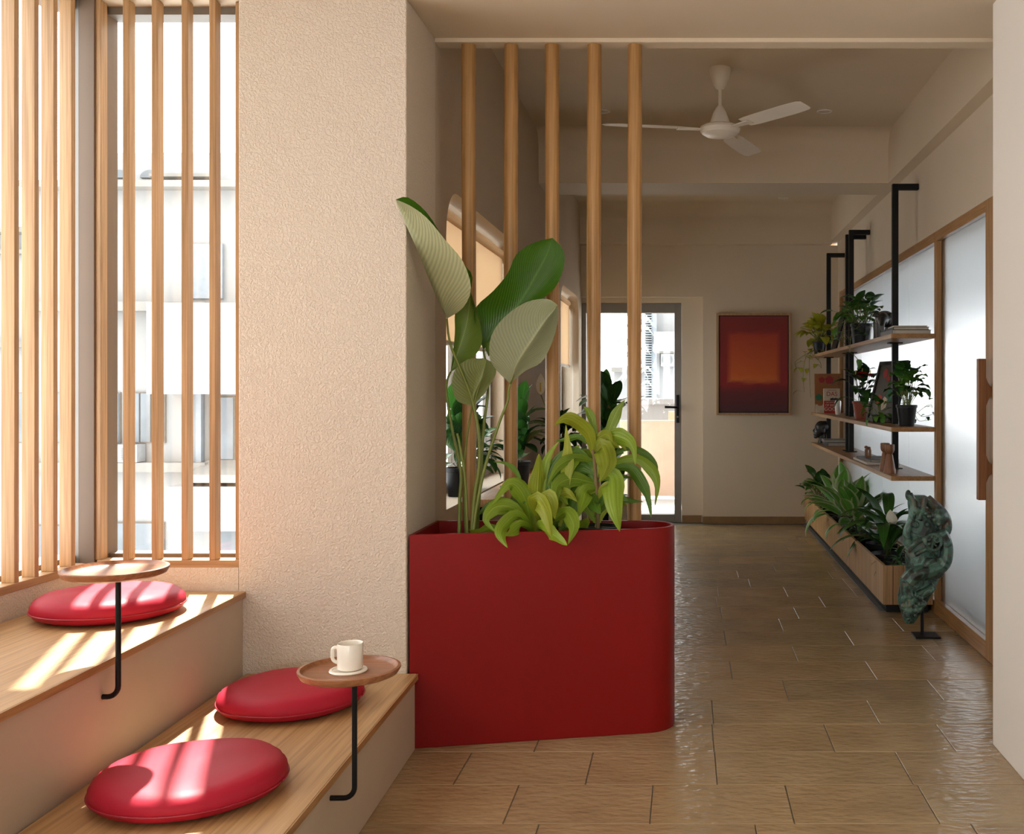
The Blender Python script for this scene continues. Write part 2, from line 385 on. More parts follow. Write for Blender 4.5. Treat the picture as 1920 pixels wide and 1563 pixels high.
# floor with individual stone tiles
floor = struct(MB().box(XLW - .2, 1.62, -2.6, 9.88, -.12, -.004).build('floor', M['grout'], origin=(0, 0, 0)), 'brown leather-finish stone floor of staggered rectangular tiles', 'floor')
ROW = .2962; known = {0: [.82], 1: [-.524, -.1025], 2: [-.316, .101, .721], 3: [.516], 4: [.105], 5: [1.036], 6: [.2025, .823], 7: [.515, 1.149], 8: [.199],
         9: [.504], 10: [.199], 11: [.80], 12: [.198, .615], 13: [.41], 14: [-.1, .35], 15: [.62]}
tile_cache = {}
def tile(x0, x1, y0, y1):
    g = .0016; w, d = round(x1 - x0, 3), round(y1 - y0, 3)
    if (w, d) not in tile_cache:
        mb = MB(); hx, hy = w / 2 - g, d / 2 - g; b = .0015
        L = [(-hx,-hy),(hx,-hy),(hx,hy),(-hx,hy)]; T_ = [(-hx+b,-hy+b),(hx-b,-hy+b),(hx-b,hy-b),(-hx+b,hy-b)]
        mb._add([(x, y, -.012) for x, y in L] + [(x, y, -b) for x, y in L] + [(x, y, 0) for x, y in T_],
                [(3,2,1,0), (8,9,10,11)] + [(q*4+i, q*4+(i+1) % 4, q*4+4+(i+1) % 4, q*4+4+i) for q in (0, 1) for i in range(4)])
        t = mb.build('tile', M['tile'], None, origin=(0, 0, 0)); tile_cache[(w, d)] = t.data; del t['_o']
    else:
        t = bpy.data.objects.new('tile', tile_cache[(w, d)]); COL.objects.link(t)
    t.parent = floor; t.location = ((x0 + x1) / 2, (y0 + y1) / 2, random.uniform(-.0006, .0004))
rng = random.Random(3)
for k in range(-3, 23):
    y0 = 2.989 + (k - 1) * ROW; y1 = y0 + ROW
    js = list(known.get(k, [rng.uniform(-.3, .5)]))
    while js[0] > -.95: js.insert(0, round(js[0] - rng.choice((.62, .62, .62, .417)), 3))
    while js[-1] < XR: js.append(round(js[-1] + rng.choice((.62, .62, .62, .417)), 3))
    lo = -.96 if y0 > 2 else -.9; js = [j for j in js if lo + .04 < j < XR - .04]
    ed = [lo] + js + [XR]
    for a, b in zip(ed, ed[1:]): tile(a, b, y0, min(y1, 9.68))
# window wall: low walls under the slatted windows
struct(MB().box(XLW - .2, XLW, -2.6, 3.80, 0, .63).build('wall_left', M['stucco']), 'low textured wall under the left slatted window', 'wall')
struct(MB().box(XLW, -1.547, YP, 3.80, 0, .63).build('wall_under_window', M['stucco']), 'low textured wall under the corner window beside the pillar', 'wall')
struct(MB().box(-1.547, XL, YP, 4.02, 0, ZC).build('wall_pillar', M['stucco'], bevel=.004), 'wide textured beige pillar wall right of the corner window', 'wall')
# corridor left wall with two round-cornered window openings
def arch(y0, y1, z0, z1, r=.2, n=8):
    p = [(y0, z0), (y1, z0)]
    p += [(y1 - r + r * math.cos(a), z1 - r + r * math.sin(a)) for a in [math.pi / 2 * i / n for i in range(n + 1)]]
    p += [(y0 + r + r * math.cos(a), z1 - r + r * math.sin(a)) for a in [math.pi / 2 + math.pi / 2 * i / n for i in range(n + 1)]]
    return p
WIN = [(4.2, 6.0), (8.05, 9.42)]
lw = flat_curve('wall_corridor_left', [[(4.02, 0), (9.9, 0), (9.9, 3.05), (4.02, 3.05)]] + [arch(a, b, .76, 2.07) for a, b in WIN], .2, M['stucco_fine'],
                lambda v: (XL - .1 + v.z, v.x, v.y))
struct(lw, 'textured corridor wall with two round-cornered windows behind the poles', 'wall')
# ceilings, beams
struct(MB().box(XLW - .17, 1.62, -2.6, 3.77, ZC, 3.1).box(-1.547, 1.62, 3.77, 4.04, ZC, 3.1).build('ceiling', M['ceil']), 'smooth beige ceiling above the seating corner', 'ceiling')
struct(MB().box(XL, XR, 4.005, 4.08, 2.583, ZC).build('trim_1', M['ceil'], bevel=.002), 'thin pale lip along the ceiling edge above the poles', 'trim')
struct(MB().box(XL, 1.34, 4.04, 9.95, 2.94, 3.05).build('ceiling_corridor', M['ceil']), 'raised ceiling of the corridor with the fan', 'ceiling')
mb = MB().box(XL, 1.34, 6.84, 7.25, ZC, 2.94)
def cove(mb, yface, sgn, r=.13, n=6):               # concave fillet between a beam face and the ceiling
    pts = [(yface, 2.94)] + [(yface + sgn * (r - r * math.sin(math.pi/2*i/n)), 2.94 - r + r * math.cos(math.pi/2*i/n)) for i in range(n + 1)]
    vs = [(XL, y, z) for y, z in pts] + [(1.335, y, z) for y, z in pts]; m = len(pts)
    mb._add(vs, [tuple(range(m)), tuple(range(m, 2*m))[::-1]] + [(i, (i+1) % m, m + (i+1) % m, m + i) for i in range(m)])
def cove2(mb, yface, sgn, r=.13, n=6):
    cy, cz = yface + sgn * r, 2.94 - r
    pts = [(yface, 2.94)] + [(cy - sgn * r * math.cos(math.pi/2*i/n), cz + r * math.sin(math.pi/2*i/n)) for i in range(n + 1)]
    vs = [(XL, y, z) for y, z in pts] + [(1.335, y, z) for y, z in pts]; m = len(pts)
    mb._add(vs, [tuple(range(m)), tuple(range(m, 2*m))[::-1]] + [(i, (i+1) % m, m + (i+1) % m, m + i) for i in range(m)])
cove2(mb, 6.84, -1); struct(mb.build('beam_middle', M['ceil'], smooth=35), 'ceiling beam crossing the corridor behind the fan', 'beam')
mb = MB().box(XL, 1.34, 9.5, 9.7, 2.57, 2.94); cove2(mb, 9.5, -1)
struct(mb.build('beam_back', M['ceil'], smooth=35), 'ceiling beam above the painting wall', 'beam')
struct(MB().box(1.335, 1.62, 4.04, 9.95, ZC, 3.05).build('beam_right', M['ceil']), 'long ceiling beam running above the glass partition', 'beam')
# right side
struct(MB().box(1.08, 1.62, -2.6, 3.654, 0, ZC).build('wall_right', M['pier'], bevel=.003), 'plain pale wall end at the right edge', 'wall')
struct(MB().box(XR, 1.62, 3.654, 9.65, 2.118, ZC).build('wall_above_partition', M['paint']), 'beige wall above the wood framed glass partition', 'wall')
struct(MB().box(XR, 1.62, 3.654, 4.63, 0, 2.118).build('wall_behind_pier', M['paint']), 'short wall beside the wood framed door', 'wall')
struct(MB().box(XR, 1.62, 9.36, 9.65, 0, 2.118).build('wall_partition_end', M['paint']), 'wall end beyond the glass partition', 'wall')
# back wall with door niche
mb = MB().box(.162, XR, 9.604, 9.9, 0, 2.57).box(XL, .162, 9.604, 9.9, 2.096, 2.57).box(-.035, .162, 9.696, 9.9, 0, 2.096).box(XL, -.035, 9.696, 9.9, 2.046, 2.096)
struct(mb.build('wall_back', M['paint']), 'beige end wall carrying the red painting', 'wall')
struct(MB().box(.162, XR - .3, 9.59, 9.604, 0, .068).build('baseboard_back', M['skirting']), 'brown stone skirting under the painting', 'baseboard')
struct(MB().box(-.03, .150, 9.682, 9.696, 0, .068).build('baseboard_niche', M['skirting']), 'short brown skirting beside the glazed door', 'baseboard')
# unseen end of the seating room behind the camera: wall with a wide opening added to bring sky light onto the pillar
mb = MB().box(XLW - .2, 1.62, -2.8, -2.6, 0, .7).box(XLW - .2, 1.62, -2.8, -2.6, 2.2, 3.1).box(.4, 1.62, -2.8, -2.6, .7, 2.2).box(XLW - .2, -1.5, -2.8, -2.6, .7, 2.2)
struct(mb.build('wall_front', M['paint']), 'end wall of the seating room with a wide opening added for sky light', 'wall')
# room beyond the frosted partition
mb = MB().box(1.62, 5.0, 3.6, 12.2, -.1, 0); struct(mb.build('floor_beyond', M['coolwhite']), 'floor of the room behind the frosted glass', 'floor')
mb = MB().box(1.62, 5.2, 3.4, 12.4, 2.6, 2.7); struct(mb.build('ceiling_beyond', M['coolwhite']), 'ceiling of the room behind the frosted glass', 'ceiling')
mb = MB().box(5.0, 5.2, 3.4, 12.4, 0, .95).box(5.0, 5.2, 3.4, 12.4, 1.8, 2.6)
for y in (3.4, 6.3, 9.2, 12.2): mb.box(5.0, 5.2, y, y + .12, .75, 2.0)
mb.box(1.62, 5.0, 12.2, 12.4, 0, .95).box(1.62, 5.0, 12.2, 12.4, 1.8, 2.6).box(1.62, 2.0, 12.2, 12.4, .8, 1.95).box(1.62, 5.0, 3.4, 3.6, 0, 2.6)
struct(mb.build('wall_beyond', M['coolwhite']), 'outer walls and windows of the room behind the frosted glass', 'wall')
bx_wall = MB().box(1.62, 1.70, 9.65, 12.2, 0, 2.6); struct(bx_wall.build('wall_beyond_side', M['coolwhite']), 'side wall of the room behind the frosted glass', 'wall')

# ---- slatted windows
SL_W, SL_D = .022, .042
w1 = thing('window_1', 'left window with upright oak slats over clear glass', 'window', (XLW, 2.2, .63), kind='structure')
Y0L = 3.474
for k in range(32):
    y = Y0L - k * .0985
    bx('slat', M['oak_v'], (XLW - SL_D, XLW, y, y + SL_W, .655, 2.598), w1, .0015)
bx('bottom_rail', M['oak_y'], (XLW - .06, XLW + .004, .4, 3.545, .63, .655), w1, .0015)
bx('top_rail', M['oak_y'], (XLW - .06, XLW, .4, 3.545, 2.575, 2.599), w1, .001)
for (y0, y1) in ((-2.5, -.95), (-.95, .6), (.6, 2.1), (2.1, 3.62)): bx('pane', M['glass'], (XLW - .125, XLW - .118, y0, y1, .66, 2.58), w1)
for y in (-.95, .6, 2.1): bx('mullion', M['alu_brown'], (XLW - .15, XLW - .09, y - .02, y + .02, .63, 2.6), w1)
bx('sill_track', M['alu_brown'], (XLW - .16, XLW - .062, -2.5, 3.62, .63, .672), w1)
bx('head_track', M['alu_brown'], (XLW - .16, XLW - .062, -2.5, 3.62, 2.56, 2.6), w1)
w2 = thing('window_2', 'corner window with upright oak slats beside the textured pillar', 'window', (-1.8, YP, .63), kind='structure')
for px in (177, 230, 284, 340, 392):
    x = (px - VX) / F * (YP + .008)
    bx('slat', M['oak_v'], (x, x + SL_W, YP + .008, YP + .008 + SL_D, .655, 2.598), w2, .0015)
bx('bottom_rail', M['oak_x'], (-2.04, -1.547, YP + .004, YP + .062, .63, .655), w2, .0015)
bx('end_post', M['oak_v'], (-1.5705, -1.549, YP + .03, YP + .075, .655, 2.598), w2, .001)
bx('pane', M['glass'], (-2.10, -1.56, 3.715, 3.722, .66, 2.58), w2)
bx('corner_mullion', M['alu_brown'], (-2.10, -2.046, 3.60, 3.75, .631, 2.599), w2, .002)
bx('glazing_bead', M['alu'], (-2.125, -2.10, 3.60, 3.75, .631, 2.599), w2)
bx('sill_track', M['alu_brown'], (-2.06, -1.547, 3.69, 3.76, .63, .665), w2)
bx('head_track', M['alu'], (-2.06, -1.547, 3.68, 3.76, 2.572, 2.6), w2)
bx('jamb', M['alu_brown'], (-1.578, -1.547, 3.69, 3.76, .665, 2.572), w2)
struct(MB().box(-1.98, XL - .2, 4.75, 11.6, 2.86, 2.96).build('sun_block_eave', M['facade_b']), 'added unseen slab keeping sun out of the corridor windows', 'eave')  # added out of view so direct sun misses the window table
# ---- corridor windows with roller blinds
for i, (a, b) in enumerate(WIN):
    w = thing('window_%d' % (i + 3), ['near round-cornered corridor window with lowered roller blind', 'far round-cornered corridor window with roller blind by the door'][i], 'window', (XL - .15, (a + b) / 2, .76), kind='structure')
    fx0, fx1 = XL - .195, XL - .15
    bx('frame_bottom', M['alu'], (fx0, fx1, a, b, .76, .81), w); bx('frame_top', M['alu'], (fx0, fx1, a, b, 2.02, 2.07), w)
    for y in (a, (a + b) / 2 - .025, b - .05): bx('frame_post', M['alu'], (fx0, fx1, y, y + .05, .81, 2.02), w)
    bx('pane', M['glass'], (XL - .178, XL - .172, a + .05, (a + b) / 2 - .025, .81, 2.02), w); bx('pane', M['glass'], (XL - .178, XL - .172, (a + b) / 2 + .025, b - .05, .81, 2.02), w)
    bl = thing('roller_blind', ['tan roller blind half lowered in the near corridor window', 'tan roller blind half lowered in the far corridor window'][i], 'blind', (XL - .09, (a + b) / 2, 1.45), 'corridor roller blinds')
    bx('fabric', M['blind'], (XL - .085, XL - .0838, a + .03, b - .03, 1.455, 2.0), bl)
    MB().tube([(XL - .09, a + .015, 2.015), (XL - .09, b - .015, 2.015)], .026, 14).build('roller_tube', M['blind'], bl, smooth=40)
    MB().tube([(XL - .085, a + .03, 1.45), (XL - .085, b - .03, 1.45)], .012, 8).build('bottom_bar', M['cover_white'], bl, smooth=40)
    MB().tube([(XL - .05, b - .03, 2.0), (XL - .05, b - .03, 1.05)], .0025, 6).build('pull_cord', M['cover_white'], bl)
# ---- glazed door at the end
d1 = thing('door_1', 'grey aluminium glazed door at the end of the corridor', 'door', (-.5, 9.74, 0), kind='structure')
DX0, DX1 = -.99, -.036
bx('frame', M['alu'], (DX0, DX0 + .065, 9.70, 9.78, 0, 2.045), d1, .002); bx('frame', M['alu'], (DX1 - .065, DX1, 9.70, 9.78, 0, 2.045), d1, .002)
bx('frame', M['alu'], (DX0 + .065, DX1 - .065, 9.70, 9.78, 1.955, 2.045), d1, .002); bx('frame', M['alu'], (DX0 + .065, DX1 - .065, 9.70, 9.78, 0, .075), d1, .002)
bx('pane', M['glass'], (DX0 + .065, DX1 - .065, 9.738, 9.744, .075, 1.955), d1)
pl = bx('handle_plate', M['black'], (-.085, -.058, 9.688, 9.70, .93, 1.19), d1, .003)
MB().tube([(-.072, 9.69, 1.075), (-.072, 9.64, 1.075), (-.085, 9.63, 1.075), (-.19, 9.63, 1.078)], [.010, .010, .010, .012], 10).build('lever', M['black'], pl, smooth=40)
MB().lathe([(.009, 0), (.009, .012), (0, .012)], (-.072, 9.688, .985), 12, Matrix.Rotation(R(90), 4, 'X')).build('key_cylinder', M['alu'], pl)

# ---- wood framed frosted partition and door
FX = 1.385; ZT = 2.118
p1 = thing('window_5', 'wood framed frosted glass partition behind the hanging shelves', 'partition', (FX + .03, 7.5, 0), kind='structure')
bx('top_rail', M['teak_y'], (FX, FX + .06, 5.79, 9.36, ZT - .055, ZT), p1, .002)
bx('bottom_rail', M['teak_y'], (FX, FX + .06, 5.79, 9.36, 0, .07), p1, .002)
bx('mullion', M['teak_v'], (FX, FX + .06, 5.735, 5.79, 0, ZT), p1, .002); bx('end_post', M['teak_v'], (FX, FX + .06, 9.30, 9.36, .07, ZT - .055), p1, .002)
ys = [5.79, 6.57, 7.46, 8.34, 9.30]
for a, b in zip(ys, ys[1:]): bx('pane', M['frost'], (FX + .028, FX + .036, a + .002, b - .002, .07, ZT - .055), p1)
d2 = thing('door_2', 'wood framed frosted glass door with a long wooden pull', 'door', (FX + .03, 5.2, 0), kind='structure')
bx('top_rail', M['teak_y'], (FX, FX + .06, 4.80, 5.735, ZT - .055, ZT), d2, .002)
bx('bottom_rail', M['teak_y'], (FX, FX + .06, 4.80, 5.735, .004, .085), d2, .002)
bx('stile', M['teak_v'], (FX, FX + .06, 4.63, 4.80, .004, ZT), d2, .002)
bx('pane', M['frost'], (FX + .028, FX + .036, 4.80, 5.735, .085, ZT - .055), d2)
hz0, hz1 = .745, 1.385; f1, f2 = .885, 1.235
def foot(zc, n=7, r=.05, hw=.022):                  # bar-to-stile bridge with concave fillets
    up = [(1.357 + .028 * i / n, zc + hw + r * (1 - math.sin(math.pi / 2 * i / n))) for i in range(n + 1)]
    dn = [(x, 2 * zc - z) for x, z in up[::-1]]; return up + dn
hmb = MB().box(1.325, 1.360, 4.70, 4.735, hz0, hz1)
for zc in (f1, f2):
    o = foot(zc); m = len(o); hmb._add([(x, 4.70, z) for x, z in o] + [(x, 4.735, z) for x, z in o], [tuple(range(m)), tuple(range(m, 2*m))[::-1]] + [(i, (i+1) % m, m+(i+1) % m, m+i) for i in range(m)])
hmb.build('pull_handle', M['candle'], d2, .004)

# ================================================================= SEATING
SK = .03
def bxl(y, x36): return x36 + (YP - y) * SK         # bench edge drifts slightly off the axis
def bench(name, label, xe, xb, z0, z1, y0):
    t = thing(name, label, 'bench', ((xe + xb) / 2, 2.5, z0)); th = .02
    poly = lambda e, b: [(bxl(y0, b) if b > -2 else b, y0), (bxl(y0, xe) + e, y0), (xe + e, YP - .002), (b, YP - .002)]
    MB().prism(poly(.008, xb), z1 - th, z1).build('seat_board', M['bench'], t, .0015)
    MB().prism([(bxl(y0, xe) + .0085, y0), (bxl(y0, xe) + .012, y0), (xe + .012, YP - .002), (xe + .0085, YP - .002)], z1 - th, z1 - .0008).build('edge_band', M['teak_y'], t)
    MB().prism(poly(0, xb), z0, z1 - th).build('riser', M['riser'], t); return t
lower = bench('bench', 'lower oak topped bench step beside the tiled floor', -.936, -1.519, .002, .264, -.8)
upper = bench('bench', 'upper oak topped bench step under the slatted windows', -1.532, XLW + .003, .002, .549, -.8)
def cushion(cx, cy, z, r, label, seed):
    t = thing('seat_cushion', label, 'cushion', (cx, cy, z), 'round red seat cushions'); rg = random.Random(seed); seg = 72
    prof = [(0, .001), (.6, .001), (.84, .004), (.955, .014), (1.0, .030), (.992, .044), (.96, .057), (.895, .067), (.77, .0725), (.5, .0755), (.2, .0765), (0, .0765)]
    vs = []; fs = []
    for i, (q, h) in enumerate(prof):
        for k in range(seg):
            a = 2 * math.pi * k / seg; rr = r * q * (1 + .012 * noise.noise((math.cos(a) * 2, math.sin(a) * 2, seed)))
            pk = .0025 * math.sin(a * 34 + 2 * math.sin(a * 3)) * max(0, 1 - abs(q - .97) / .08) * (h > .03)
            vs.append((cx + (rr + pk) * math.cos(a), cy + (rr + pk) * math.sin(a), z + h * (1 + .08 * noise.noise((math.cos(a) * q * 1.5, math.sin(a) * q * 1.5, seed + 3)))))
    for i in range(len(prof) - 1):
        for k in range(seg): k2 = (k + 1) % seg; fs.append((i*seg+k, i*seg+k2, (i+1)*seg+k2, (i+1)*seg+k))
    mb = MB(); mb._add(vs, fs); mb.build('cover', M['leather'], t, smooth=0)
    ring = [(cx + r * 1.003 * (1 + .012 * noise.noise((math.cos(a) * 2, math.sin(a) * 2, seed))) * math.cos(a), cy + r * 1.003 * (1 + .012 * noise.noise((math.cos(a) * 2, math.sin(a) * 2, seed))) * math.sin(a), z + .029) for a in [2 * math.pi * k / 64 for k in range(65)]]
    MB().tube(ring, .0026, 6).build('piping', M['piping'], t, smooth=0)
cushion(-1.205, 2.535, .265, .222, 'red leather cushion at the front of the lower bench, partly sunlit', 1)
cushion(-1.225, 3.235, .265, .216, 'red leather cushion on the lower bench behind the tray with the mug', 2)
cushion(-1.785, 3.225, .550, .214, 'red leather cushion on the upper bench under the corner window', 3)
def tray_table(label, cx, cy, zt, wx, sx, sy, zh):
    t = thing('tray_table', label, 'side table', (sx, sy, zh), 'round wooden swing trays'); r = .127
    MB().lathe([(0, -.018), (r * .86, -.018), (r * .95, -.013), (r, -.002), (r, .003), (r - .007, .004), (r - .012, -.003), (r - .018, -.007), (0, -.007)], (cx, cy, zt), 56).build('tray', M['tray'], t, smooth=35)
    arc = [(sx - .028 + .028 * math.sin(a), sy, zh + .028 - .028 * math.cos(a)) for a in [math.pi / 2 * i / 6 for i in range(7)]]
    MB().tube([(wx, sy, zh)] + arc + [(sx, sy, zt - .016)], .0068, 12).build('stem', M['black'], t, smooth=40)
    MB().lathe([(.04, 0), (.04, .004), (0, .004)], (sx, sy, zt - .022), 20).build('mounting_plate', M['black'], t, smooth=40)
tray_table('round wooden tray table over the upper bench, striped with sunlight', -1.471, 2.683, .785, -1.503, -1.463, 2.683, .455)
tray_table('round wooden tray table carrying the white mug', -.859, 2.66, .534, -.909, -.846, 2.66, .203)
mz = .527
cst = MB().lathe([(0, .0), (.046, .0), (.048, .003), (.046, .006), (.040, .0065), (.038, .005), (0, .005)], (-.862, 2.66, mz), 40).build('coaster', M['ceramic'], smooth=40)
tag(cst, 'white round coaster under the mug on the tray', 'coaster')
mug = thing('mug', 'white glazed mug standing on the wooden tray', 'mug', (-.862, 2.662, mz + .0055))
MB().lathe([(0, 0), (.029, 0), (.0318, .003), (.0325, .064), (.0315, .0665), (.0295, .065), (.029, .006), (0, .005)], (-.858, 2.662, mz + .0058), 40).build('body', M['ceramic'], mug, smooth=40)
MB().tube(crom([(-.889, 2.662, mz + .059), (-.897, 2.660, mz + .0605), (-.902, 2.659, mz + .055), (-.902, 2.659, mz + .034), (-.897, 2.660, mz + .026), (-.889, 2.662, mz + .022)], 18), .0048, 10).build('handle', M['ceramic'], mug, smooth=0)

# ================================================================= RED PLANTER AND POLES
pln = thing('planter', 'tall red planter with a rounded end, holding the leafy plants', 'planter', (-.5, 3.83, 0))
def pl_outline(ins, n=18):
    A, B = Vector((-.958, 3.608)), Vector((-.135, 3.772)); d = (B - A).normalized(); nrm = Vector((d.y, -d.x))
    A2 = A - nrm * ins + d * ins; r = .118 - ins; c = Vector((-.135, 3.772)) - nrm * .118
    a0 = math.atan2(nrm.y, nrm.x); pts = [(A2.x, A2.y)]
    a1 = math.pi / 2
    for i in range(n + 1):
        a = a0 + (a1 - a0 + (2 * math.pi if a1 < a0 else 0)) * i / n; pts.append((c.x + r * math.cos(a), c.y + r * math.sin(a)))
    pts.append((-.958 + ins, c.y + r)); return pts
PZ = .742; mb = MB(); o1, o2 = pl_outline(0), pl_outline(.014); n = len(o1)
mb._add([(x, y, 0) for x, y in o1] + [(x, y, PZ) for x, y in o1] + [(x, y, PZ) for x, y in o2] + [(x, y, .60) for x, y in o2],
        [tuple(range(n))[::-1]] + [(k*n+i, k*n+(i+1) % n, (k+1)*n+(i+1) % n, (k+1)*n+i) for k in range(3) for i in range(n)])
mb.build('shell', M['redplanter'], pln, .002, smooth=40)
MB().prism(pl_outline(.0145), .60, .64).build('soil', M['soil'], pln)
pole_lab = ['round wooden pole nearest the textured pillar', 'second round wooden pole from the pillar', 'middle one of the five round wooden poles', 'fourth round wooden pole from the pillar', 'round wooden pole farthest from the pillar, at the planter end']
for px, lb in zip((879.5, 958, 1035.5, 1114, 1190), pole_lab):
    x = (px - VX) / F * 4.042; mb = MB(); zs = [0, .6, 1.2, 1.8, 2.3, 2.583]
    mb.tube([(x + .0015 * math.sin(z * 2 + px), 4.042, z) for z in zs], [.0275 + .0008 * math.sin(z * 3 + px) for z in zs], 24)
    tag(mb.build('wooden_pole', M['pole'], smooth=40), lb, 'pole', 'round wooden poles above the red planter')

# ---- broad-leaved plant
def rail_leaf(parent, Lp, Mp, Rp, ym, yl, yr, mats, mi=None, n=22, bulge=.012):
    """three edge lines given at their own depths; ym/yl/yr = (base, tip) depths with a belly"""
    def rail(p, yb, yt, belly):
        q = crom([Vector((a, b, 0)) for a, b in p], n)
        return [W(v.x, v.y, yb + (yt - yb) * i / (n - 1) + belly * math.sin(math.pi * i / (n - 1))) for i, v in enumerate(q)]
    l, m, r = rail(Lp, ym[0], ym[1], yl), rail(Mp, ym[0], ym[1], ym[2]), rail(Rp, ym[0], ym[1], yr)
    rows = []
    for i in range(n):
        row = []
        for j in range(5): s = j / 5; p = l[i].lerp(m[i], s); p.y += bulge * math.sin(math.pi * s) * math.sin(math.pi * i / (n-1)); row.append(p)
        for j in range(6): s = j / 5; p = m[i].lerp(r[i], s); p.y += bulge * math.sin(math.pi * s) * math.sin(math.pi * i / (n-1)); row.append(p)
        rows.append(row)
    return grid_obj('leaf', rows, mats, parent, mi)
cal = thing('broadleaf_plant', 'tall plant with five huge paddle leaves rising from the red planter', 'plant', (-.80, 3.82, .64))
YB = 3.83
rail_leaf(cal, [(838,597),(872,572),(886,520),(866,492),(832,447),(800,398),(765,370),(742,374)], [(838,597),(822,566),(803,520),(785,475),(766,432),(750,396),(744,382),(742,374)],
          [(838,597),(868,577),(883,540),(868,490),(835,450),(800,408),(768,385),(742,374)], (YB - .02, 3.47, -.03), .01, -.06, [G['cal_dark'], G['cal_pale']], lambda i, j: 1 if j >= 5 else 0)
rail_leaf(cal, [(906,655),(890,605),(893,575),(925,545),(952,512),(968,477),(1000,455),(1036,446)], [(906,655),(920,625),(945,598),(966,578),(985,550),(1005,515),(1024,480),(1036,446)],
          [(906,655),(940,625),(972,590),(1005,568),(1040,540),(1057,500),(1056,468),(1036,446)], (YB + .05, YB + .02, .03), -.03, -.02, G['cal_dark'])
rail_leaf(cal, [(845,697),(850,655),(853,620),(853,590),(862,565),(882,545)], [(845,697),(858,660),(868,630),(876,600),(880,572),(882,545)],
          [(845,697),(885,672),(903,645),(902,615),(893,580),(882,545)], (YB + .03, YB + .03, .02), -.02, -.03, G['cal_mid'])
rail_leaf(cal, [(957,719),(932,695),(918,670),(921,630),(945,595),(985,567),(1025,560),(1046,572)], [(957,719),(965,690),(980,662),(998,636),(1012,615),(1026,596),(1038,582),(1046,572)],
          [(957,719),(985,695),(1014,680),(1032,650),(1042,620),(1046,600),(1047,585),(1046,572)], (YB - .03, YB - .08, -.04), .03, .02, G['cal_pale'])
rail_leaf(cal, [(886,760),(858,752),(848,725),(852,695),(876,674),(905,671)], [(886,760),(888,740),(896,722),(903,706),(908,690),(912,674)],
          [(886,760),(905,742),(918,722),(930,700),(927,683),(912,673)], (YB - .02, YB - .03, -.02), .02, .02, G['cal_olive'])
rail_leaf(cal, [(916,668),(911,655),(912,642),(922,635)], [(916,668),(917,658),(919,648),(923,636)], [(916,668),(924,660),(928,648),(924,636)], (YB + .02, YB, 0), 0, 0, G['cal_mid'], n=10)
def stem(parent, pts, yb, yt, r0, r1, mat=None, n=22):
    q = crom([Vector((a, b, 0)) for a, b in pts], n)
    MB().tube([W(v.x, v.y, yb + (yt - yb) * i / (n - 1)) for i, v in enumerate(q)], [r0 + (r1 - r0) * i / (n - 1) for i in range(n)], 8).build('stem', mat or M['stem'], parent, smooth=0)
stem(cal, [(861,1012),(862,940),(864,883),(850,815),(838,745),(838,715),(845,697)], YB - .03, YB + .03, .0075, .0035)
stem(cal, [(884,1012),(890,930),(899,870),(897,810),(884,745),(860,685),(843,640),(838,597)], YB - .05, YB, .009, .0035)
stem(cal, [(887,1012),(893,955),(908,880),(935,795),(952,752),(953,735),(957,719)], YB - .07, YB - .03, .007, .0032)
stem(cal, [(874,1012),(871,930),(872,850),(880,790),(886,760)], YB + .01, YB - .02, .006, .003)
stem(cal, [(893,1012),(899,920),(907,800),(915,735),(912,690),(906,655)], YB, YB + .05, .007, .0035)
stem(cal, [(877,1012),(872,900),(862,835),(857,812)], YB - .05, YB - .05, .006, .0045)
stem(cal, [(889,760),(895,735),(905,705),(912,676)], YB - .025, YB - .045, .0025, .0012, n=8)
stem(cal, [(957,719),(980,662),(1012,615),(1044,574)], YB - .032, YB - .085, .003, .001, n=10)

# ---- corn plants (strap leaves traced from their own arcs)
def strap(parent, pts, w, y0, y1, mat, n=16, ox=820, oy=700, sc=4.364, tw=.35):
    q = [W(ox + v.x / sc, oy + v.y / sc, y0 + (y1 - y0) * (i / (n - 1)) ** (1.2 if y1 > 3.7 else .6)) for i, v in enumerate(crom([Vector((a, b, 0)) for a, b in pts], n))]
    hw = w * 1.16 / sc / F * 3.85 / 2; rows = []; ph = random.uniform(0, 6)
    for i, p in enumerate(q):
        t = i / (n - 1); d = (q[min(i+1, n-1)] - q[max(i-1, 0)]).normalized(); side = d.cross(Vector((0, 1, 0)))
        if side.length < .2: side = Vector((1, 0, 0))
        side.normalize(); nr = side.cross(d).normalized()
        side = (side + nr * (tw * math.sin(ph + 2.2 * t))).normalized(); nr = side.cross(d).normalized()
        wd = hw * (.22 + .78 * min(1, t / .42) ** .9) * (1 if t < .45 else max(.015, 1 - ((t - .45) / .55) ** 1.25)) * (1 + .09 * math.sin(11 * t + ph))
        rows.append([p + side * (wd * s) + nr * (.30 * wd * abs(s) + .20 * wd * math.sin(17 * t + ph) * s * abs(s)) for s in (-1, -.6, -.25, 0, .25, .6, 1)])
    return grid_obj('leaf', rows, mat, parent)
dA = thing('corn_plant', 'yellow green corn plant drooping over the rim in the middle of the red planter', 'plant', W(1000, 998, 3.84))
dB = thing('corn_plant', 'corn plant on a thin cane at the rounded end of the red planter', 'plant', W(1121, 990, 3.88))
D, DY, DD = G['drac'], G['drac_y'], G['drac_d']; YA, YD = 3.84, 3.88
